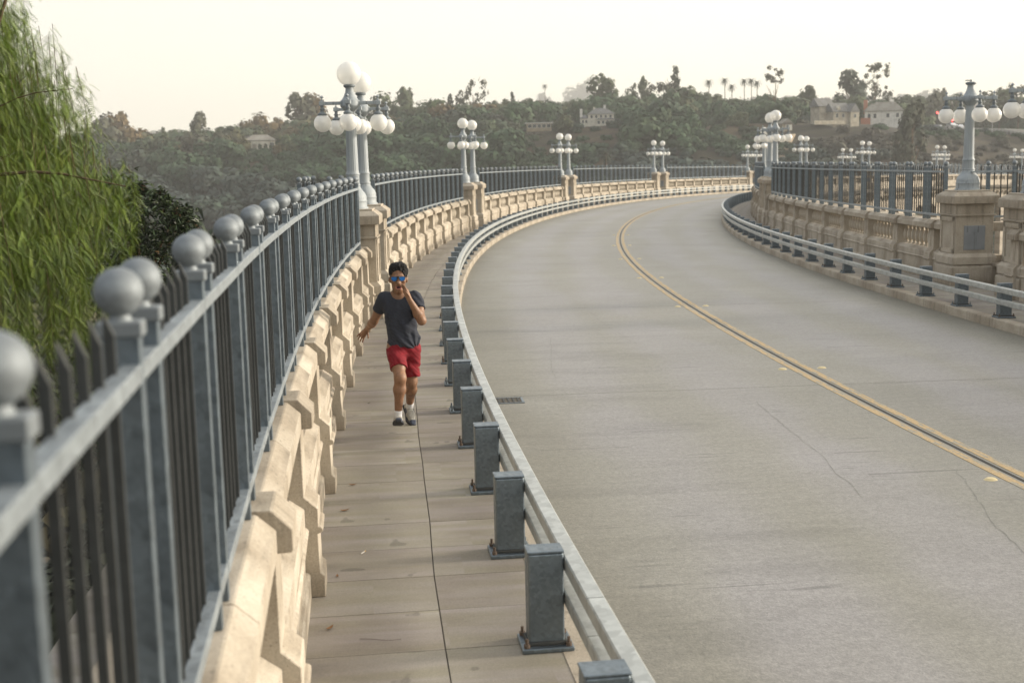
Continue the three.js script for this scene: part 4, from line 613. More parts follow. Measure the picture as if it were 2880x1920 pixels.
// ------------------------------------------------------------------ houses on the hill
{
  const wallM = { cream: std({ color: lin(0.78, 0.75, 0.66), map: rep(T.paint, 4), roughness: 0.9 }), white: std({ color: lin(0.88, 0.87, 0.84), map: rep(T.paint, 4), roughness: 0.9 }), stone: std({ color: lin(0.66, 0.62, 0.53), map: rep(T.stone, 4), roughness: 0.95 }), tan: std({ color: lin(0.45, 0.38, 0.28), map: rep(T.paint, 4), roughness: 0.9 }) };
  const roofM = { slate: std({ color: lin(0.24, 0.25, 0.26), map: rep(T.stone, 5), roughness: 0.8 }), red: std({ color: lin(0.30, 0.13, 0.08), map: rep(T.stone, 5), roughness: 0.9 }), grey: std({ color: lin(0.36, 0.35, 0.32), map: rep(T.stone, 5), roughness: 0.9 }), dark: std({ color: lin(0.10, 0.10, 0.10), map: rep(T.stone, 5), roughness: 0.9 }) };
  const glass = std({ color: lin(0.05, 0.06, 0.07), roughness: 0.15, metalness: 0.2 }), brick = std({ color: lin(0.38, 0.17, 0.11), roughness: 0.95 }), trim = std({ color: lin(0.7, 0.68, 0.6), roughness: 0.8 });
  const hip = (w, d, h, over, ridge) => { const W = w / 2 + over, D = d / 2 + over, R = Math.max(0.01, ridge / 2), p = [[-W, 0, D], [W, 0, D], [W, 0, -D], [-W, 0, -D], [-R, h, 0], [R, h, 0]], f = [[0, 1, 5], [0, 5, 4], [1, 2, 5], [2, 3, 4], [2, 4, 5], [3, 0, 4], [0, 3, 2], [0, 2, 1]], pos = []; f.forEach((t) => t.forEach((i) => pos.push(...p[i]))); const g = new THREE.BufferGeometry(); g.setAttribute('position', new THREE.Float32BufferAttribute(pos, 3)); g.computeVertexNormals(); return boxUV(g); };
  const gable = (w, d, h, over) => extrude([[-w / 2 - over, -0.1], [w / 2 + over, -0.1], [w / 2 + over, 0.05], [0, h + 0.15], [-w / 2 - over, 0.05]], d + 2 * over);
  function block(t, x, y, z, w, h, d, wm) { return mesh('wall', box(w, h + 2, d, x, y + h / 2 - 1, z), wm, t); }
  function windows(t, x, y, z, n, gap, w, h, shut) { for (let i = 0; i < n; i++) { const X = x + (i - (n - 1) / 2) * gap, f = mesh('window', box(w + 0.24, h + 0.24, 0.12, X, y, z + 0.03), trim, t); mesh('pane', box(w, h, 0.06, X, y, z + 0.09), glass, f); } }
  function house(label, name, px, depth, turn, lift = 0, scale = 1) { const [x, z] = spot(px, depth), t = thing(name, label, 'house', 'houses on the hill'); t.position.set(x, ground(x, z) + lift, -z); t.rotation.y = turn; t.scale.setScalar(scale); return t; }
  // big house with grey hipped roofs
  { const t = house('big cream two-storey house with grey hipped roof and tall chimney on the hill', 'hill_house', 1388, 372, -0.05, -0.2, 0.6); block(t, 0, 0, 0, 12.6, 5.4, 8, wallM.cream); mesh('roof', hip(12.6, 8, 3.1, 0.7, 4.5).translate(0, 5.4, 0), roofM.slate, t); block(t, -8, 0, 0.4, 4, 3.4, 6, wallM.cream); mesh('roof', hip(4.2, 6, 1.9, 0.5, 1).translate(-8, 3.4, 0.4), roofM.slate, t); block(t, 2, 0, 3.5, 9, 2.7, 3, wallM.cream); mesh('porch_roof', hip(9, 3, 0.9, 0.5, 6).translate(2, 2.7, 3.6), roofM.slate, t);
    windows(t, 0, 4.2, 4.0, 5, 2.3, 1.1, 1.4); windows(t, 2, 1.4, 5.0, 4, 2.1, 1.2, 1.5); windows(t, -8, 1.9, 3.4, 2, 1.6, 1, 1.4);
    mesh('chimney', box(1.3, 10, 1.3, -9.6, 3.2, 1.5), wallM.white, t); mesh('chimney', box(1.1, 2.6, 1.1, 1.9, 8.6, 0), wallM.white, t); mesh('chimney', box(1, 1.8, 1, -3.2, 8, 0), wallM.cream, t); mesh('retaining_wall', box(6, 2.4, 0.6, -11, -0.6, 5), wallM.white, t); }
  { const t = house('long low flat-roofed house left of the grey-roofed house', 'flat_house', 1247, 368, 0.04, 0.3, 0.62); block(t, 0, 0, 0, 11.5, 2.5, 7, wallM.tan); mesh('roof', box(13, 0.35, 8.4, 0, 2.7, 0), wallM.white, t); windows(t, 0, 1.3, 3.5, 5, 2.2, 1.6, 1.5); mesh('garden_wall', box(11, 1.6, 0.5, -14, -0.6, 3), wallM.cream, t); }
  { const t = house('cream house with arched porch and grey roof behind the dark dome-shaped tree', 'arched_house', 615, 376, 0.15, 0.4); block(t, 0, 0, 0, 8.6, 2.9, 6, wallM.cream); mesh('roof', hip(8.8, 6, 1.7, 0.6, 4).translate(0, 2.9, 0), roofM.grey, t); const s = new THREE.Shape([[-2.6, 0], [2.6, 0], [2.6, 2.6], [-2.6, 2.6]].map((q) => new THREE.Vector2(...q))); for (const c of [-1.6, 0, 1.6]) { const p = new THREE.Path(); p.moveTo(c - 0.55, 0.2); p.lineTo(c + 0.55, 0.2); p.lineTo(c + 0.55, 1.4); p.absarc(c, 1.4, 0.55, 0, Math.PI, false); s.holes.push(p); } const g = new THREE.ExtrudeGeometry(s, { depth: 0.4, bevelEnabled: false }); g.translate(0, 0, 4.2); mesh('porch_arcade', boxUV(g), wallM.cream, t); mesh('porch_roof', box(5.6, 0.2, 2, 0, 2.7, 3.7), roofM.grey, t); block(t, -5.6, 0, 0.6, 2.6, 1.9, 4, wallM.cream); mesh('roof', box(3, 0.3, 4.6, -5.6, 2.05, 0.6), roofM.grey, t); windows(t, 3.5, 1.5, 3, 1, 2, 1.2, 1.3); }
  { const t = house('small pale low house near the ridge end above the pepper tree', 'pale_house', 348, 360, 0.1, 0.4); block(t, 0, 0, 0, 5.4, 2.2, 5, wallM.cream); mesh('roof', box(6.2, 0.3, 5.8, 0, 2.3, 0), wallM.white, t); windows(t, 0, 1.2, 2.5, 2, 2.4, 1.2, 1.2); }
  { const t = house('house with a steep dark roof half hidden by trees beside the arched house', 'dark_roofed_house', 574, 386, -0.2, 0.2); block(t, 0, 0, 0, 7, 2.4, 6, wallM.tan); mesh('roof', gable(7, 6, 2.6, 0.4).rotateY(Math.PI / 2).translate(0, 2.4, 0), roofM.dark, t); windows(t, 0, 1.3, 3, 3, 1.9, 1, 1.2); }
  { const t = house('red-tiled pale house among trees below the palms', 'red_roofed_house', 1640, 420, -0.1, 1.6); block(t, 0, 0, 0, 9, 3, 6, wallM.cream); mesh('roof', hip(9, 6, 1.6, 0.6, 5).translate(0, 3, 0), roofM.red, t); windows(t, 0, 1.6, 3, 4, 2, 1, 1.3); mesh('chimney', box(0.9, 2, 0.9, 1.6, 5, 0), wallM.white, t); }
  { const t = house('low red-tiled house left of the other red-roofed house', 'red_roofed_house', 1585, 430, 0.1, 1.2); block(t, 0, 0, 0, 8, 2.6, 6, wallM.tan); mesh('roof', hip(8, 6, 1.4, 0.6, 4).translate(0, 2.6, 0), roofM.red, t); windows(t, 0, 1.4, 3, 3, 2.2, 1, 1.2); }
  { const t = house('grey stone gabled house with slate roof at the top of the bare slope', 'stone_house', 1930, 362, 0.42, 0.6, 0.68); block(t, -1.5, 0, 0, 8.6, 4.6, 6, wallM.stone); mesh('roof', gable(6, 8.6, 3.6, 0.4).rotateY(Math.PI / 2).translate(-1.5, 4.6, 0), roofM.slate, t); block(t, 4.0, 0, 1.2, 4.4, 4.4, 7, wallM.stone); mesh('gable_wall', extrude([[-2.2, 0], [2.2, 0], [0, 3.4]], 7).translate(4.0, 4.4, 1.2), wallM.stone, t); mesh('roof', gable(4.4, 6.8, 3.5, 0.35).translate(4.0, 4.45, 1.1), roofM.slate, t); windows(t, -2.4, 3.0, 3.0, 2, 3.2, 1.3, 1.7); windows(t, 4.0, 2.8, 4.75, 1, 1, 1.1, 1.6); mesh('dormer', extrude([[-0.8, 0], [0.8, 0], [0.8, 0.9], [0, 1.7], [-0.8, 0.9]], 2).translate(-3, 5.2, 2.0), wallM.stone, t); block(t, -6, 2, -4.5, 7, 5, 6, wallM.stone); mesh('roof', gable(6, 8, 3.4, 0.3).rotateY(Math.PI / 2).translate(-6, 7, -4.5), roofM.slate, t); mesh('terrace_wall', box(16, 1.6, 0.5, -9, 0.1, 4.6), wallM.stone, t); }
  { const t = house('white house with hipped grey roof and brick chimney right of the stone house', 'white_house', 2032, 372, -0.3, 0.2, 0.9); block(t, 0, 0, 0, 11, 4.9, 7.5, wallM.white); mesh('roof', hip(11, 7.5, 3, 0.5, 6).translate(0, 4.9, 0), roofM.grey, t); block(t, -4, 0, 2.6, 4.6, 4.9, 5, wallM.white); mesh('roof', hip(4.8, 5.4, 2.5, 0.4, 0.6).translate(-4, 4.9, 2.6), roofM.grey, t); mesh('chimney', box(1.2, 4.5, 1.2, -6.2, 6.4, 0), brick, t); windows(t, 2.4, 3.4, 3.75, 2, 3, 0.9, 1.3); windows(t, -4, 3.3, 5.1, 2, 1.8, 0.9, 1.4); mesh('porch', box(3, 3, 2, -6, 1.2, 4.6), brick, t); }
  { const t = house('small shed with pointed roof at the foot of the slender eucalyptus', 'garden_shed', 1806, 358, 0.2, 0); block(t, 0, 0, 0, 3, 1.8, 3, wallM.tan); mesh('roof', gable(3, 3, 1.3, 0.3).translate(0, 1.8, 0), roofM.grey, t); windows(t, 0, 1, 1.5, 1, 1, 0.8, 0.8); mesh('door', box(0.8, 1.6, 0.1, 0.95, 0.75, 1.53), trim, t); }
}
// bare path on the slope
{
  const strip = (pts, w, lift) => { const pos = [], uv = [], idx = []; const c = new THREE.CatmullRomCurve3(pts.map(([x, z]) => new THREE.Vector3(x, 0, -z))), n = 40; for (let i = 0; i <= n; i++) { const p = c.getPoint(i / n), t = c.getTangent(i / n), sx = -t.z * w / 2, sz = t.x * w / 2; const hh = Math.max(ground(p.x + sx, -(p.z + sz)), ground(p.x - sx, -(p.z - sz)), ground(p.x, -p.z)) + lift; for (const e of [-1, 1]) { pos.push(p.x + sx * e, hh, p.z + sz * e, p.x + sx * e, hh - 1.5, p.z + sz * e); uv.push(i, e, i, e); } } for (let i = 0; i < n; i++) { const k = i * 4; idx.push(k, k + 4, k + 2, k + 2, k + 4, k + 6, k, k + 1, k + 4, k + 1, k + 5, k + 4, k + 2, k + 6, k + 3, k + 3, k + 6, k + 7); } const g = new THREE.BufferGeometry(); g.setAttribute('position', new THREE.Float32BufferAttribute(pos, 3)); g.setAttribute('uv', new THREE.Float32BufferAttribute(uv, 2)); g.setIndex(idx); g.computeVertexNormals(); return g; };
  structure(mesh('dirt_path', strip([[spot(1822, 352)[0], 352], [spot(1808, 340)[0], 340], [spot(1796, 326)[0], 326], [spot(1775, 312)[0], 312]], 1.8, 0.25), std({ color: lin(0.33, 0.26, 0.18), roughness: 1 })), 'bare dirt path running down the slope');
  // hill road with kerb rail
  const RP = [[2118, 436], [2165, 416], [2212, 400], [2272, 382], [2345, 364], [2430, 350]].map(([px, z]) => [spot(px, z)[0], z]);
  structure(mesh('hill_road', strip(RP, 9, 0.9), std({ color: lin(0.20, 0.195, 0.18), map: rep(T.road, 9), roughness: 0.85 })), 'grey road descending the hill beyond the bridge');
  const c = new THREE.CatmullRomCurve3(RP.map(([x, z]) => new THREE.Vector3(x - 4.6, 0, -z + 1.0))), fr = thing('roadside_railing', 'low railing along the hill road below the parked cars', 'railing'), pg = box(0.12, 1.5, 0.12), n = 44;
  let prev = null; for (let i = 0; i <= n; i++) { const p = c.getPoint(i / n); p.y = ground(p.x + 4, -p.z) + 0.9; mesh('post', pg, wallTone(), fr).position.copy(p); if (prev) for (const dy of [0.6, 0.15]) { const L = p.distanceTo(prev), o = mesh('rail', box(0.08, 0.1, 1), wallTone(), fr); o.scale.z = L; o.position.copy(p).add(prev).multiplyScalar(0.5); o.position.y += dy; o.lookAt(p.x, p.y + dy, p.z); } prev = p; }
  function wallTone() { return M.rail; }
  // cars
  const side = [[-2.15, 0.35], [2.1, 0.35], [2.15, 0.75], [1.95, 0.92], [1.0, 1.0], [0.45, 1.45], [-1.0, 1.47], [-1.65, 1.05], [-2.1, 0.95]], body = extrude(side, 1.7, 0.08), win = extrude([[0.9, 1.02], [0.42, 1.39], [-0.95, 1.4], [-1.45, 1.05]], 1.72, 0.01), wheel = new THREE.CylinderGeometry(0.33, 0.33, 0.2, 14).rotateX(Math.PI / 2), rim = new THREE.CylinderGeometry(0.19, 0.19, 0.21, 10).rotateX(Math.PI / 2), lamp = box(0.06, 0.14, 0.34);
  const tyre = std({ color: lin(0.03, 0.03, 0.03), roughness: 0.9 }), gl = std({ color: lin(0.04, 0.05, 0.06), roughness: 0.1 }), hot = std({ color: lin(1, 0.95, 0.8), emissive: lin(1, 0.9, 0.7), emissiveIntensity: 14 }), tail = std({ color: lin(0.5, 0.02, 0.02), emissive: lin(1, 0.05, 0.03), emissiveIntensity: 3 }), dim = std({ color: lin(0.5, 0.5, 0.5), roughness: 0.2 });
  [['silver car with lit headlights at the top of the hill road', 0.10, -1.8, -1, lin(0.6, 0.6, 0.6), 1], ['dark car with red tail lights on the hill road', 0.17, 1.6, 1, lin(0.06, 0.065, 0.08), 0], ['white car second in line on the hill road', 0.20, -1.9, -1, lin(0.72, 0.72, 0.7), 0], ['pale car third in line on the hill road', 0.30, -1.9, -1, lin(0.6, 0.62, 0.64), 0], ['white car turning behind the dark car', 0.13, 5.8, 1, lin(0.7, 0.7, 0.68), 0], ['light grey car parked at the upper corner of the hill road', 0.08, 8.4, 1, lin(0.5, 0.52, 0.54), 0], ['white van-like car far off at the frame edge', 0.62, 13, 1, lin(0.72, 0.72, 0.72), 0]].forEach(([label, u, off, dir, col, on], i) => {
    const cc = new THREE.CatmullRomCurve3(RP.map(([x, z]) => new THREE.Vector3(x, 0, -z))), p = cc.getPoint(u), tg = cc.getTangent(u), sx = -tg.z, sz = tg.x; const t = thing('car', label, 'car', 'cars on the hill road'); p.x += sx * off; p.z += sz * off; t.position.set(p.x, Math.max(ground(p.x, -p.z), ground(p.x + 4, -p.z)) + 1.0, p.z); t.rotation.y = Math.atan2(-tg.z, tg.x) + (dir < 0 ? Math.PI : 0) + Math.PI;
    t.rotation.y = Math.atan2(-tg.z * dir, tg.x * dir) ;
    mesh('body', body, std({ color: col, roughness: 0.25, metalness: 0.3 }), t); mesh('windows', win, gl, t); for (const [x, z] of [[1.35, 0.78], [-1.35, 0.78], [1.35, -0.78], [-1.35, -0.78]]) { const w = mesh('wheel', wheel, tyre, t); w.position.set(x, 0.33, z); mesh('rim', rim, dim, w); }
    for (const z of [0.6, -0.6]) { mesh('headlight', lamp, on ? hot : dim, t).position.set(2.13, 0.72, z); mesh('tail_light', lamp, i === 1 ? tail : std({ color: lin(0.3, 0.02, 0.02), roughness: 0.3 }), t).position.set(-2.13, 0.8, z); }
    if (on) { const l = new THREE.PointLight(lin(1, 0.9, 0.7), 20, 40); l.position.set(2.5, 0.72, 0); l.castShadow = true; t.add(l); }
  });
  // signals
  const red = std({ color: lin(0.6, 0.02, 0.02), emissive: lin(1, 0.06, 0.05), emissiveIntensity: 10 });
  [['traffic signal on a mast arm showing red above the hill road', 2150, 262, 395, 3.2], ['traffic signal on a post showing red beside the cars', 2185, 279, 392, 0]].forEach(([label, px, py, d, arm]) => {
    const [x, z] = spot(px, d), y = heightAt(px, py, d), t = thing('traffic_signal', label, 'traffic light', 'traffic lights on the hill road'), g0 = ground(x + arm, z); t.position.set(x, y, -z); mesh('pole', new THREE.CylinderGeometry(0.1, 0.13, y - g0 + 1, 8).translate(arm, -(y - g0 - 1) / 2, 0), M.lampDark, t); if (arm) mesh('mast_arm', new THREE.CylinderGeometry(0.06, 0.08, arm, 8).rotateZ(Math.PI / 2).translate(arm / 2, 0.3, 0), M.lampDark, t); mesh('housing', box(0.42, 1.1, 0.3, 0, -0.35, 0, 0.03), std({ color: lin(0.03, 0.03, 0.028), roughness: 0.7 }), t);
    mesh('red_lens', new THREE.SphereGeometry(0.2, 14, 10).scale(1, 1, 0.5).translate(0, 0, 0.16), red, t); for (const k of [1, 2]) mesh('dark_lens', new THREE.SphereGeometry(0.13, 12, 8).scale(1, 1, 0.4).translate(0, -0.36 * k, 0.15), gl, t); const l = new THREE.PointLight(lin(1, 0.1, 0.08), 6, 20); l.position.set(0, 0, 0.5); l.castShadow = true; t.add(l);
  });
  // street lights on the hill road
  [[2172, 268, 400, 'thin grey street light pole beside the traffic signals'], [2225, 268, 380, 'grey street light pole behind the globeless lamp'], [2276, 281, 370, 'grey street light pole right of the globeless lamp']].forEach(([px, py, d, label]) => { const [x, z] = spot(px, d), y = heightAt(px, py, d), g0 = ground(x, z), t = thing('street_light_pole', label, 'street light', 'street lights on the hill road'); t.position.set(x, g0, -z); mesh('pole', new THREE.CylinderGeometry(0.07, 0.12, y - g0, 8).translate(0, (y - g0) / 2, 0), M.rail, t); mesh('lamp_arm', tube([[0, y - g0 - 0.2, 0], [0.7, y - g0 + 0.25, 0], [1.6, y - g0 + 0.2, 0]], 0.05, 0.05, 6, 6), M.rail, t); mesh('lamp_head', box(0.7, 0.14, 0.3, 1.8, y - g0 + 0.18, 0, 0.03), M.rail, t); });
}
// ------------------------------------------------------------------ the runner: surfaces meshed from smooth distance fields (local z towards the camera)
function surfaceNet(f, lo, hi, cell) {
  const nx = Math.ceil((hi[0] - lo[0]) / cell) + 1, ny = Math.ceil((hi[1] - lo[1]) / cell) + 1, nz = Math.ceil((hi[2] - lo[2]) / cell) + 1, D = new Float32Array(nx * ny * nz), I = (i, j, k) => i + nx * (j + ny * k);
  for (let k = 0; k < nz; k++) for (let j = 0; j < ny; j++) for (let i = 0; i < nx; i++) D[I(i, j, k)] = f(lo[0] + i * cell, lo[1] + j * cell, lo[2] + k * cell);
  const id = new Int32Array(nx * ny * nz).fill(-1), pos = [], idx = [];
  for (let k = 0; k + 1 < nz; k++) for (let j = 0; j + 1 < ny; j++) for (let i = 0; i + 1 < nx; i++) {
    let n = 0, x = 0, y = 0, z = 0; const c = [];
    for (let q = 0; q < 8; q++) c.push(D[I(i + (q & 1), j + ((q >> 1) & 1), k + (q >> 2))]);
    for (let a = 0; a < 8; a++) for (const b of [a | 1, a | 2, a | 4]) if (b !== a && (c[a] < 0) !== (c[b] < 0)) { const t = c[a] / (c[a] - c[b]); x += lerp(a & 1, b & 1, t); y += lerp((a >> 1) & 1, (b >> 1) & 1, t); z += lerp(a >> 2, b >> 2, t); n++; }
    if (n) { id[I(i, j, k)] = pos.length / 3; pos.push(lo[0] + (i + x / n) * cell, lo[1] + (j + y / n) * cell, lo[2] + (k + z / n) * cell); }
  }
  for (let k = 1; k + 1 < nz; k++) for (let j = 1; j + 1 < ny; j++) for (let i = 1; i + 1 < nx; i++) {
    const s = D[I(i, j, k)] < 0;
    const quad = (a, b, c, d, fl) => { if (a < 0 || b < 0 || c < 0 || d < 0) return; if (fl) idx.push(a, b, c, a, c, d); else idx.push(a, c, b, a, d, c); };
    if (s !== (D[I(i + 1, j, k)] < 0)) quad(id[I(i, j - 1, k - 1)], id[I(i, j, k - 1)], id[I(i, j, k)], id[I(i, j - 1, k)], s);
    if (s !== (D[I(i, j + 1, k)] < 0)) quad(id[I(i - 1, j, k - 1)], id[I(i - 1, j, k)], id[I(i, j, k)], id[I(i, j, k - 1)], s);
    if (s !== (D[I(i, j, k + 1)] < 0)) quad(id[I(i - 1, j - 1, k)], id[I(i, j - 1, k)], id[I(i, j, k)], id[I(i - 1, j, k)], s);
  }
  const nor = new Float32Array(pos.length), e = cell * 0.5;
  for (let v = 0; v < pos.length; v += 3) { const x = pos[v], y = pos[v + 1], z = pos[v + 2], a = f(x + e, y, z) - f(x - e, y, z), b = f(x, y + e, z) - f(x, y - e, z), c = f(x, y, z + e) - f(x, y, z - e), l = Math.hypot(a, b, c) || 1; nor[v] = a / l; nor[v + 1] = b / l; nor[v + 2] = c / l; }
  const g = new THREE.BufferGeometry(), uv = new Float32Array(pos.length / 3 * 2); for (let v = 0; v < pos.length / 3; v++) { uv[2 * v] = pos[3 * v] + pos[3 * v + 2]; uv[2 * v + 1] = pos[3 * v + 1]; }
  g.setAttribute('position', new THREE.Float32BufferAttribute(pos, 3)); g.setAttribute('normal', new THREE.Float32BufferAttribute(nor, 3)); g.setAttribute('uv', new THREE.Float32BufferAttribute(uv, 2)); g.setIndex(idx); return g;
}
const smin = (a, b, k) => { const h = Math.max(k - Math.abs(a - b), 0) / k; return Math.min(a, b) - h * h * k * 0.25; }, smax = (a, b, k) => -smin(-a, -b, k);
const cone = (a, b, ra, rb) => { const dx = b[0] - a[0], dy = b[1] - a[1], dz = b[2] - a[2], L = dx * dx + dy * dy + dz * dz; return (x, y, z) => { const t = clamp(((x - a[0]) * dx + (y - a[1]) * dy + (z - a[2]) * dz) / L); return Math.hypot(x - a[0] - t * dx, y - a[1] - t * dy, z - a[2] - t * dz) - lerp(ra, rb, t); }; };
const ell = (c, r) => (x, y, z) => { const a = (x - c[0]) / r[0], b = (y - c[1]) / r[1], d = (z - c[2]) / r[2], k = Math.hypot(a, b, d), k2 = Math.hypot(a / r[0], b / r[1], d / r[2]); return k2 < 1e-9 ? -Math.min(...r) : k * (k - 1) / k2; };
const uni = (k, ...fs) => (x, y, z) => { let d = fs[0](x, y, z); for (let i = 1; i < fs.length; i++) d = smin(d, fs[i](x, y, z), k); return d; };
const plane = (p, n) => { const l = Math.hypot(...n), m = n.map((v) => v / l); return (x, y, z) => (x - p[0]) * m[0] + (y - p[1]) * m[1] + (z - p[2]) * m[2]; };
{
  const t = thing('person', 'man in grey T-shirt and red shorts running, one hand at his mouth', 'person');
  const px = -1.142, pz = 12.68; t.position.set(px, grade(6.2), -pz); t.rotation.y = Math.atan2(-px, pz); 
  const J = { pel: [0.025, 0.93, 0], rh: [-0.065, 0.88, 0.02], lh: [0.105, 0.87, -0.02], rk: [-0.022, 0.605, 0.27], ra: [-0.058, 0.205, 0.22], lk: [0.092, 0.495, -0.10], la: [0.066, 0.175, -0.40], rs: [-0.158, 1.385, -0.03], re: [-0.275, 1.135, -0.19], rw: [-0.35, 1.03, -0.38], ls: [0.158, 1.385, 0.0], le: [0.216, 1.165, 0.15], lw: [0.098, 1.395, 0.235], nk: [-0.015, 1.40, 0.0], hd: [-0.008, 1.585, 0.045] };
  const mid = (a, b, u) => a.map((v, i) => lerp(v, b[i], u));
  const skinM = new THREE.MeshPhysicalMaterial({ color: lin(0.36, 0.185, 0.10), roughness: 0.55, map: rep(T.cloth, 0.4) });
  // hands: palm and five jointed fingers
  const finger = (base, dir, bend, len, r) => { const a = base, u = [dir[0], dir[1], dir[2]], l = Math.hypot(...u), n = u.map((v) => v / l), p1 = a.map((v, i) => v + n[i] * len * 0.45), d2 = n.map((v, i) => v + bend[i]), l2 = Math.hypot(...d2), p2 = p1.map((v, i) => v + d2[i] / l2 * len * 0.32), d3 = n.map((v, i) => v + 2 * bend[i]), l3 = Math.hypot(...d3), p3 = p2.map((v, i) => v + d3[i] / l3 * len * 0.25); return [cone(a, p1, r, r * 0.92), cone(p1, p2, r * 0.92, r * 0.82), cone(p2, p3, r * 0.82, r * 0.68)]; };
  // left hand beside the mouth: palm upright, seen half edge-on, fingers together and pointing up
  const W = J.lw, hy = [-0.048, 0.115, -0.03], kn = W.map((v, i) => v + hy[i] * 0.72);
  const across = [0.30, 0.20, 0.93];
  const lHand = [cone(W, kn, 0.027, 0.030), ...[-1.5, -0.5, 0.5, 1.5].flatMap((o, i) => { const b = kn.map((v, k) => v + across[k] * 0.018 * o), w = W.map((v, k) => v + across[k] * 0.010 * o); return [cone(w, b, 0.015, 0.0115), ...finger(b, [hy[0] + 0.006 * o, hy[1], hy[2] + 0.008 * o], [-0.16, 0, -0.06], [0.072, 0.082, 0.078, 0.062][i], 0.0088)]; }), ...finger(W.map((v, i) => v + hy[i] * 0.25 + across[i] * 0.028), [-0.03, 0.055, 0.035], [-0.2, 0.1, -0.1], 0.062, 0.0100)];
  // right hand trailing, fingers a little curled and spread
  const R = J.rw, ry = [-0.070, -0.085, -0.045], rk2 = R.map((v, i) => v + ry[i] * 0.72), ax2 = [0.62, -0.62, 0.25];
  const rHand = [cone(R, rk2, 0.026, 0.029), ...[-1.5, -0.5, 0.5, 1.5].flatMap((o, i) => { const b = rk2.map((v, k) => v + ax2[k] * 0.019 * o), w = R.map((v, k) => v + ax2[k] * 0.009 * o); return [cone(w, b, 0.015, 0.0115), ...finger(b, [ry[0] + 0.014 * o, ry[1] - 0.012 * o, ry[2]], [0.12, -0.05, 0.22], [0.064, 0.080, 0.084, 0.074][i], 0.0088)]; }), ...finger(R.map((v, i) => v + ry[i] * 0.25 + ax2[i] * 0.028), [0.012, -0.06, 0.02], [-0.15, -0.1, 0.1], 0.062, 0.0100)];
  const legs = uni(0.05, cone(J.rh, mid(J.rh, J.rk, 0.55), 0.088, 0.074), cone(mid(J.rh, J.rk, 0.55), J.rk, 0.074, 0.053), cone(J.rk, mid(J.rk, J.ra, 0.3), 0.050, 0.057), cone(mid(J.rk, J.ra, 0.3), J.ra, 0.055, 0.034), ell([J.rk[0], J.rk[1] - 0.005, J.rk[2] + 0.022], [0.034, 0.045, 0.034]));
  const legs2 = uni(0.05, cone(J.lh, mid(J.lh, J.lk, 0.55), 0.088, 0.074), cone(mid(J.lh, J.lk, 0.55), J.lk, 0.074, 0.053), cone(J.lk, mid(J.lk, J.la, 0.3), 0.050, 0.058), cone(mid(J.lk, J.la, 0.3), J.la, 0.056, 0.034), ell([J.lk[0], J.lk[1], J.lk[2] + 0.022], [0.036, 0.045, 0.04]));
  const trunkF = uni(0.07, ell([0.0, 1.26, 0], [0.155, 0.17, 0.10]), ell([0.015, 1.05, 0], [0.135, 0.19, 0.09]), ell(J.pel, [0.14, 0.11, 0.10]), cone(J.rs, J.ls, 0.050, 0.050), cone([-0.012, 1.36, -0.01], [-0.01, 1.50, 0.02], 0.062, 0.055));
  const arms = uni(0.03, cone(J.rs, mid(J.rs, J.re, 0.5), 0.054, 0.050), cone(mid(J.rs, J.re, 0.5), J.re, 0.052, 0.040), cone(J.re, mid(J.re, J.rw, 0.3), 0.041, 0.043), cone(mid(J.re, J.rw, 0.3), J.rw, 0.043, 0.026)), arms2 = uni(0.03, cone(J.ls, mid(J.ls, J.le, 0.5), 0.054, 0.051), cone(mid(J.ls, J.le, 0.5), J.le, 0.054, 0.042), cone(J.le, mid(J.le, J.lw, 0.3), 0.043, 0.046), cone(mid(J.le, J.lw, 0.3), J.lw, 0.045, 0.027));
  const coarse = (x, y, z) => smin(smin(smin(trunkF(x, y, z), Math.min(arms(x, y, z), arms2(x, y, z)), 0.03), legs(x, y, z), 0.03), legs2(x, y, z), 0.03);
  const handF = (x, y, z) => uni(0.007, ...lHand)(x, y, z), handG = uni(0.007, ...rHand), lh = uni(0.007, ...lHand);
  // head: skull, jaw, brow, nose, open mouth, ears
  const H = J.hd, h = (x, y, z) => [H[0] + x, H[1] + y, H[2] + z];
  const grow = (g) => g.translate(-H[0], -H[1] + 0.14, -H[2] + 0.02).scale(1.10, 1.05, 1.07).translate(H[0], H[1] - 0.14, H[2] - 0.02);
  const mouthC = ell(h(0.002, -0.078, 0.092), [0.024, 0.015, 0.03]);
  const headBase = uni(0.035, ell(h(0, 0.035, -0.005), [0.076, 0.098, 0.096]), ell(h(0, -0.045, 0.022), [0.062, 0.085, 0.072]), ell(h(0, -0.112, 0.052), [0.036, 0.028, 0.034]), cone(h(0, -0.09, -0.02), [-0.012, 1.38, -0.005], 0.055, 0.06));
  const face = uni(0.016, headBase, cone(h(0, 0.012, 0.089), h(0, -0.034, 0.108), 0.009, 0.0135), ell(h(-0.012, -0.038, 0.098), [0.009, 0.008, 0.010]), ell(h(0.012, -0.038, 0.098), [0.009, 0.008, 0.010]), ell(h(0, 0.028, 0.083), [0.052, 0.010, 0.012]), ell(h(0.002, -0.060, 0.094), [0.028, 0.007, 0.010]), ell(h(0.002, -0.097, 0.084), [0.022, 0.009, 0.010]), ell(h(-0.078, -0.012, -0.005), [0.012, 0.030, 0.018]), ell(h(0.078, -0.012, -0.005), [0.012, 0.030, 0.018]), ell(h(-0.045, -0.022, 0.068), [0.022, 0.02, 0.018]), ell(h(0.045, -0.022, 0.068), [0.022, 0.02, 0.018]));
  const headF = (x, y, z) => smax(face(x, y, z), -mouthC(x, y, z), 0.008);
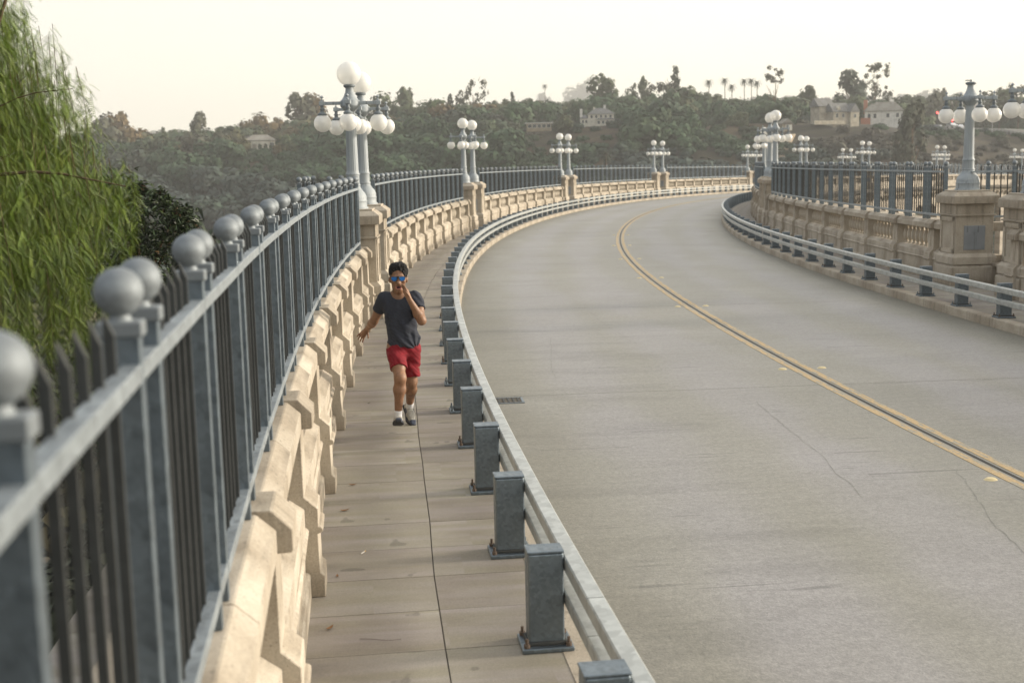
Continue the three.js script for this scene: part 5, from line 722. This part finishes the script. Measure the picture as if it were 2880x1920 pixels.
  const body = mergeGeometries([surfaceNet((x, y, z) => Math.min(coarse(x, y, z), 1), [-0.42, 0.15, -0.55], [0.34, 1.47, 0.40], 0.012), grow(surfaceNet(headF, [-0.11, 1.40, -0.09], [0.10, 1.745, 0.19], 0.0045)), surfaceNet(lh, [W[0] - 0.14, W[1] - 0.05, W[2] - 0.13], [W[0] + 0.07, W[1] + 0.24, W[2] + 0.11], 0.0035), surfaceNet(handG, [R[0] - 0.22, R[1] - 0.25, R[2] - 0.17], [R[0] + 0.08, R[1] + 0.06, R[2] + 0.1], 0.0035)]);
  mesh('body', body, skinM, t);
  mesh('mouth', grow(surfaceNet(ell(h(0.002, -0.078, 0.076), [0.023, 0.0145, 0.022]), [-0.05, 1.47, 0.08], [0.04, 1.54, 0.16], 0.003)), std({ color: lin(0.05, 0.012, 0.012), roughness: 0.5 }), t);
  const lips = (x, y, z) => Math.abs(Math.hypot((x - H[0] - 0.002) / 1.55, y - H[1] + 0.078) - 0.0165) - 0.0035; mesh('lips', grow(surfaceNet((x, y, z) => Math.max(lips(x, y, z), Math.abs(headBase(x, y, z)) - 0.006, H[2] + 0.06 - z), [-0.05, 1.46, 0.10], [0.04, 1.55, 0.16], 0.0025)), std({ color: lin(0.42, 0.16, 0.13), roughness: 0.5 }), t);
  // hair: thick, swept up at the front
  const hairN = (x, y, z) => 0.04 * (fbm(x * 55 + 30, z * 30 + y * 22 + 30, 4096, 621, 3) - 0.5);
  const hairF = (x, y, z) => { const sh = uni(0.03, ell(h(0.004, 0.066, -0.014), [0.090, 0.094, 0.106]), ell(h(0.012, 0.118, 0.044), [0.066, 0.036, 0.046]), ell(h(-0.03, 0.120, 0.030), [0.045, 0.032, 0.045]))(x, y, z) + hairN(x, y, z) * 0.75; const cutF = ell(h(0, -0.02, 0.088), [0.070, 0.108, 0.062])(x, y, z); return smax(smax(sh, -cutF, 0.01), -(y - (H[1] - 0.03)) - 0.16 * (H[2] + 0.03 - z > 0 ? (H[2] + 0.03 - z) * 3 : 0), 0.01); };
  mesh('hair', grow(surfaceNet(hairF, [-0.13, 1.52, -0.15], [0.12, 1.78, 0.17], 0.0045)), std({ color: lin(0.006, 0.005, 0.005), roughness: 0.9 }), t);
  // sunglasses
  { const gl = thingPart('sunglasses'); const fm = std({ color: lin(0.02, 0.02, 0.022), roughness: 0.35 }), lm = new THREE.MeshPhysicalMaterial({ color: lin(0.02, 0.20, 0.62), roughness: 0.12, metalness: 0.65, clearcoat: 1 });
    function thingPart(n) { const g = new THREE.Group(); g.name = n; t.add(g); g.scale.set(1.10, 1.05, 1.07); g.position.set(-0.10 * H[0], -0.05 * (H[1] - 0.14), -0.07 * (H[2] - 0.02)); return g; }
    for (const s of [-1, 1]) { const sh = new THREE.Shape(); sh.moveTo(-0.026, 0.017); sh.quadraticCurveTo(0.0, 0.021, 0.027, 0.018); sh.quadraticCurveTo(0.031, 0.002, 0.020, -0.015); sh.quadraticCurveTo(0.004, -0.024, -0.014, -0.017); sh.quadraticCurveTo(-0.028, -0.004, -0.026, 0.017); const pts = sh.getPoints(8), ge = new THREE.ExtrudeGeometry(new THREE.Shape(pts.map((p) => new THREE.Vector2(p.x * s, p.y))), { depth: 0.004, bevelEnabled: true, bevelSize: 0.002, bevelThickness: 0.002, bevelSegments: 2 }); const o = mesh('lens', ge, lm, gl); o.position.set(H[0] + s * 0.034, H[1] + 0.006, H[2] + 0.101); o.rotation.y = s * 0.28; const rim = mesh('rim', new THREE.TubeGeometry(new THREE.CatmullRomCurve3(pts.map((p) => new THREE.Vector3(p.x * s, p.y, 0.003)), true), 40, 0.0034, 6, true), fm, gl); rim.position.copy(o.position); rim.rotation.copy(o.rotation); mesh('temple', box(0.005, 0.008, 0.11, H[0] + s * 0.079, H[1] + 0.016, H[2] + 0.036), fm, gl); }
    mesh('bridge', tube([[H[0] - 0.012, H[1] + 0.012, H[2] + 0.110], [H[0], H[1] + 0.016, H[2] + 0.114], [H[0] + 0.012, H[1] + 0.012, H[2] + 0.110]], 0.003, 0.003, 6, 6), fm, gl); }
  // T-shirt with folds pulled towards the hip
  const sl1 = mid(J.rs, J.re, 0.60), sl2 = mid(J.ls, J.le, 0.62), dirOf = (a, b) => b.map((v, i) => v - a[i]);
  const slv1 = cone(J.rs, sl1, 0.072, 0.068), slv2 = cone(J.ls, sl2, 0.073, 0.078), p1 = plane(mid(J.rs, J.re, 0.52), dirOf(J.rs, J.re)), p2 = plane(mid(J.ls, J.le, 0.52), dirOf(J.ls, J.le));
  const torso = uni(0.08, ell([0.0, 1.255, 0], [0.172, 0.17, 0.118]), ell([0.012, 1.06, 0.004], [0.158, 0.21, 0.116]), ell([0.03, 0.93, 0.006], [0.162, 0.10, 0.122]), cone([-0.125, 1.38, -0.015], [0.125, 1.38, -0.01], 0.066, 0.066));
  const hem = (x, z) => 0.885 - 0.10 * x + 0.02 * Math.sin(x * 30) - 0.045 * Math.exp(-(((x - 0.10) / 0.05) ** 2)) + 0.03 * Math.exp(-(((x - 0.17) / 0.035) ** 2));
  const fold = (x, y, z) => { const q = (x - 0.13) * 0.8 + (y - 0.86) * 0.55, a = Math.atan2(y - 0.86, x - 0.16), rr = Math.hypot(x - 0.16, y - 0.86), w = Math.exp(-((rr / 0.30) ** 2)); const u = x * 0.62 + y * 0.78, v = x * 0.78 - y * 0.62; return 0.0065 * w * Math.sin(a * 13 + rr * 14) + 0.034 * (fbm(u * 19 + 70, v * 6 + z * 8 + 70, 4096, 601, 3) - 0.5) * sstep(1.42, 1.1, y) + 0.008 * (fbm(x * 30 + 9, y * 18 + 9, 4096, 605, 2) - 0.5); };
  const shirtF = (x, y, z) => { const tr = smax(torso(x, y, z) + fold(x, y, z), hem(x, z) - y, 0.012), s1 = smax(slv1(x, y, z), p1(x, y, z), 0.008), s2 = smax(slv2(x, y, z) + 0.004 * Math.sin(y * 80 + x * 90), p2(x, y, z), 0.008); return smax(smin(smin(tr, s1, 0.035), s2, 0.035), -ell([-0.012, 1.455, 0.055], [0.074, 0.075, 0.11])(x, y, z), 0.006); };
  mesh('t_shirt', surfaceNet(shirtF, [-0.36, 0.78, -0.26], [0.36, 1.50, 0.26], 0.008), std({ color: lin(0.040, 0.046, 0.066), map: rep(T.cloth, 0.3), roughness: 0.95 }), t);
  mesh('waistband_lining', surfaceNet((x, y, z) => Math.max(ell([0.03, 0.905, 0.0], [0.156, 0.06, 0.116])(x, y, z), 0.862 - y, y - 0.915), [-0.2, 0.84, -0.15], [0.25, 0.95, 0.16], 0.009), std({ color: lin(0.45, 0.55, 0.50), roughness: 0.9 }), t);
  // shorts
  const le1 = mid(J.rh, J.rk, 0.78), le2 = mid(J.lh, J.lk, 0.92), q1 = plane(mid(J.rh, J.rk, 0.70), dirOf(J.rh, J.rk)), q2 = plane(mid(J.lh, J.lk, 0.84), [0.05, -1, 0.05]);
  const sfold = (x, y, z) => 0.03 * (fbm((x * 0.75 + y * 0.66) * 20 + 40, (x * 0.66 - y * 0.75) * 6 + z * 5 + 40, 4096, 611, 3) - 0.5);
  const shortsF = (x, y, z) => { const pel = smax(ell([0.025, 0.865, 0], [0.155, 0.125, 0.122])(x, y, z), y - 0.915, 0.01), a = smax(cone([-0.055, 0.87, 0.02], le1, 0.096, 0.088)(x, y, z), q1(x, y, z), 0.006), b = smax(cone([0.10, 0.86, -0.02], le2, 0.098, 0.092)(x, y, z), q2(x, y, z), 0.006); return smin(smin(pel, a, 0.04), b, 0.025) + sfold(x, y, z); };
  mesh('shorts', surfaceNet(shortsF, [-0.24, 0.42, -0.30], [0.30, 0.95, 0.40], 0.008), std({ color: lin(0.29, 0.003, 0.014), map: rep(T.cloth, 0.25), roughness: 0.9 }), t);
  // socks and shoes
  const sockM = std({ color: lin(0.72, 0.72, 0.74), roughness: 0.95 }), shoeM = std({ color: lin(0.55, 0.53, 0.47), map: rep(T.cloth, 0.2), roughness: 0.7 }), soleM = std({ color: lin(0.022, 0.024, 0.03), roughness: 0.7 }), trimM = std({ color: lin(0.03, 0.04, 0.07), roughness: 0.5 }), laceM = std({ color: lin(0.62, 0.64, 0.58), roughness: 0.8 });
  const shoeParts = (() => { // local: toe +z, up +y, sole at y = 0
    const up = uni(0.03, cone([0, 0.050, -0.075], [0, 0.046, 0.05], 0.040, 0.042), cone([0, 0.046, 0.05], [0.004, 0.036, 0.155], 0.042, 0.034), cone([0, 0.06, -0.06], [0, 0.11, -0.045], 0.040, 0.036)), cut = plane([0, 0.022, 0], [0, -1, 0]), upper = (x, y, z) => smax(smax(up(x, y, z), cut(x, y, z), 0.004), plane([0, 0.108, -0.03], [0, 1, 0.25])(x, y, z), 0.006);
    const so = (x, y, z) => { const w = 0.046 + 0.010 * sstep(0, 0.1, z) - 0.028 * sstep(0.12, 0.2, z), q = Math.max(Math.abs(x) - w + 0.012 * Math.cos(z * 40) * 0.2, Math.abs(z - 0.04) - 0.155); return smax(q, Math.abs(y - 0.015 - 0.02 * sstep(0.09, 0.2, z)) - 0.016, 0.01); };
    const lo = [-0.08, -0.02, -0.14], hi = [0.08, 0.15, 0.23];
    return { upper: surfaceNet(upper, lo, hi, 0.006), sole: surfaceNet(so, lo, hi, 0.005), toe: surfaceNet((x, y, z) => Math.max(upper(x, y, z) - 0.003, 0.13 - z), lo, hi, 0.005), laces: merge([0, 1, 2, 3].map((i) => tube([[-0.03, 0.077 - 0.006 * i, 0.015 + i * 0.024], [0, 0.094 - 0.008 * i, 0.018 + i * 0.024], [0.03, 0.077 - 0.006 * i, 0.015 + i * 0.024]], 0.004, 0.004, 5, 6))), flash: merge([-1, 1].map((s) => box(0.004, 0.022, 0.10, s * 0.044, 0.052, 0.01))) };
  })();
  const shoe = (ank, heel, toe, nameLabel) => { const g = new THREE.Group(); g.name = 'shoe'; t.add(g); const f = new THREE.Vector3(...toe).sub(new THREE.Vector3(...heel)).normalize(), u0 = new THREE.Vector3(...ank).sub(new THREE.Vector3(...heel)), x = new THREE.Vector3().crossVectors(u0, f).normalize(), u = new THREE.Vector3().crossVectors(f, x); g.matrix.makeBasis(x, u, f); g.matrix.decompose(new THREE.Vector3(), g.quaternion, new THREE.Vector3()); g.position.set(...heel).addScaledVector(f, 0.085).addScaledVector(u, -0.03); mesh('upper', shoeParts.upper, shoeM, g); mesh('sole', shoeParts.sole, soleM, g); mesh('toe_cap', shoeParts.toe, trimM, g); mesh('laces', shoeParts.laces, laceM, g); mesh('side_flash', shoeParts.flash, trimM, g); };
  shoe(J.ra, [-0.062, 0.125, 0.185], [-0.055, 0.185, 0.41]); shoe(J.la, [0.045, 0.165, -0.455], [0.088, 0.02, -0.28]);
  mesh('sock', surfaceNet(cone(mid(J.rk, J.ra, 0.88), [-0.06, 0.155, 0.20], 0.040, 0.040), [-0.13, 0.08, 0.12], [0.02, 0.33, 0.30], 0.006), sockM, t); mesh('sock', surfaceNet(cone(mid(J.lk, J.la, 0.84), [0.062, 0.14, -0.42], 0.041, 0.041), [-0.02, 0.06, -0.50], [0.15, 0.30, -0.26], 0.006), sockM, t);
}
renderer.render(scene, camera);
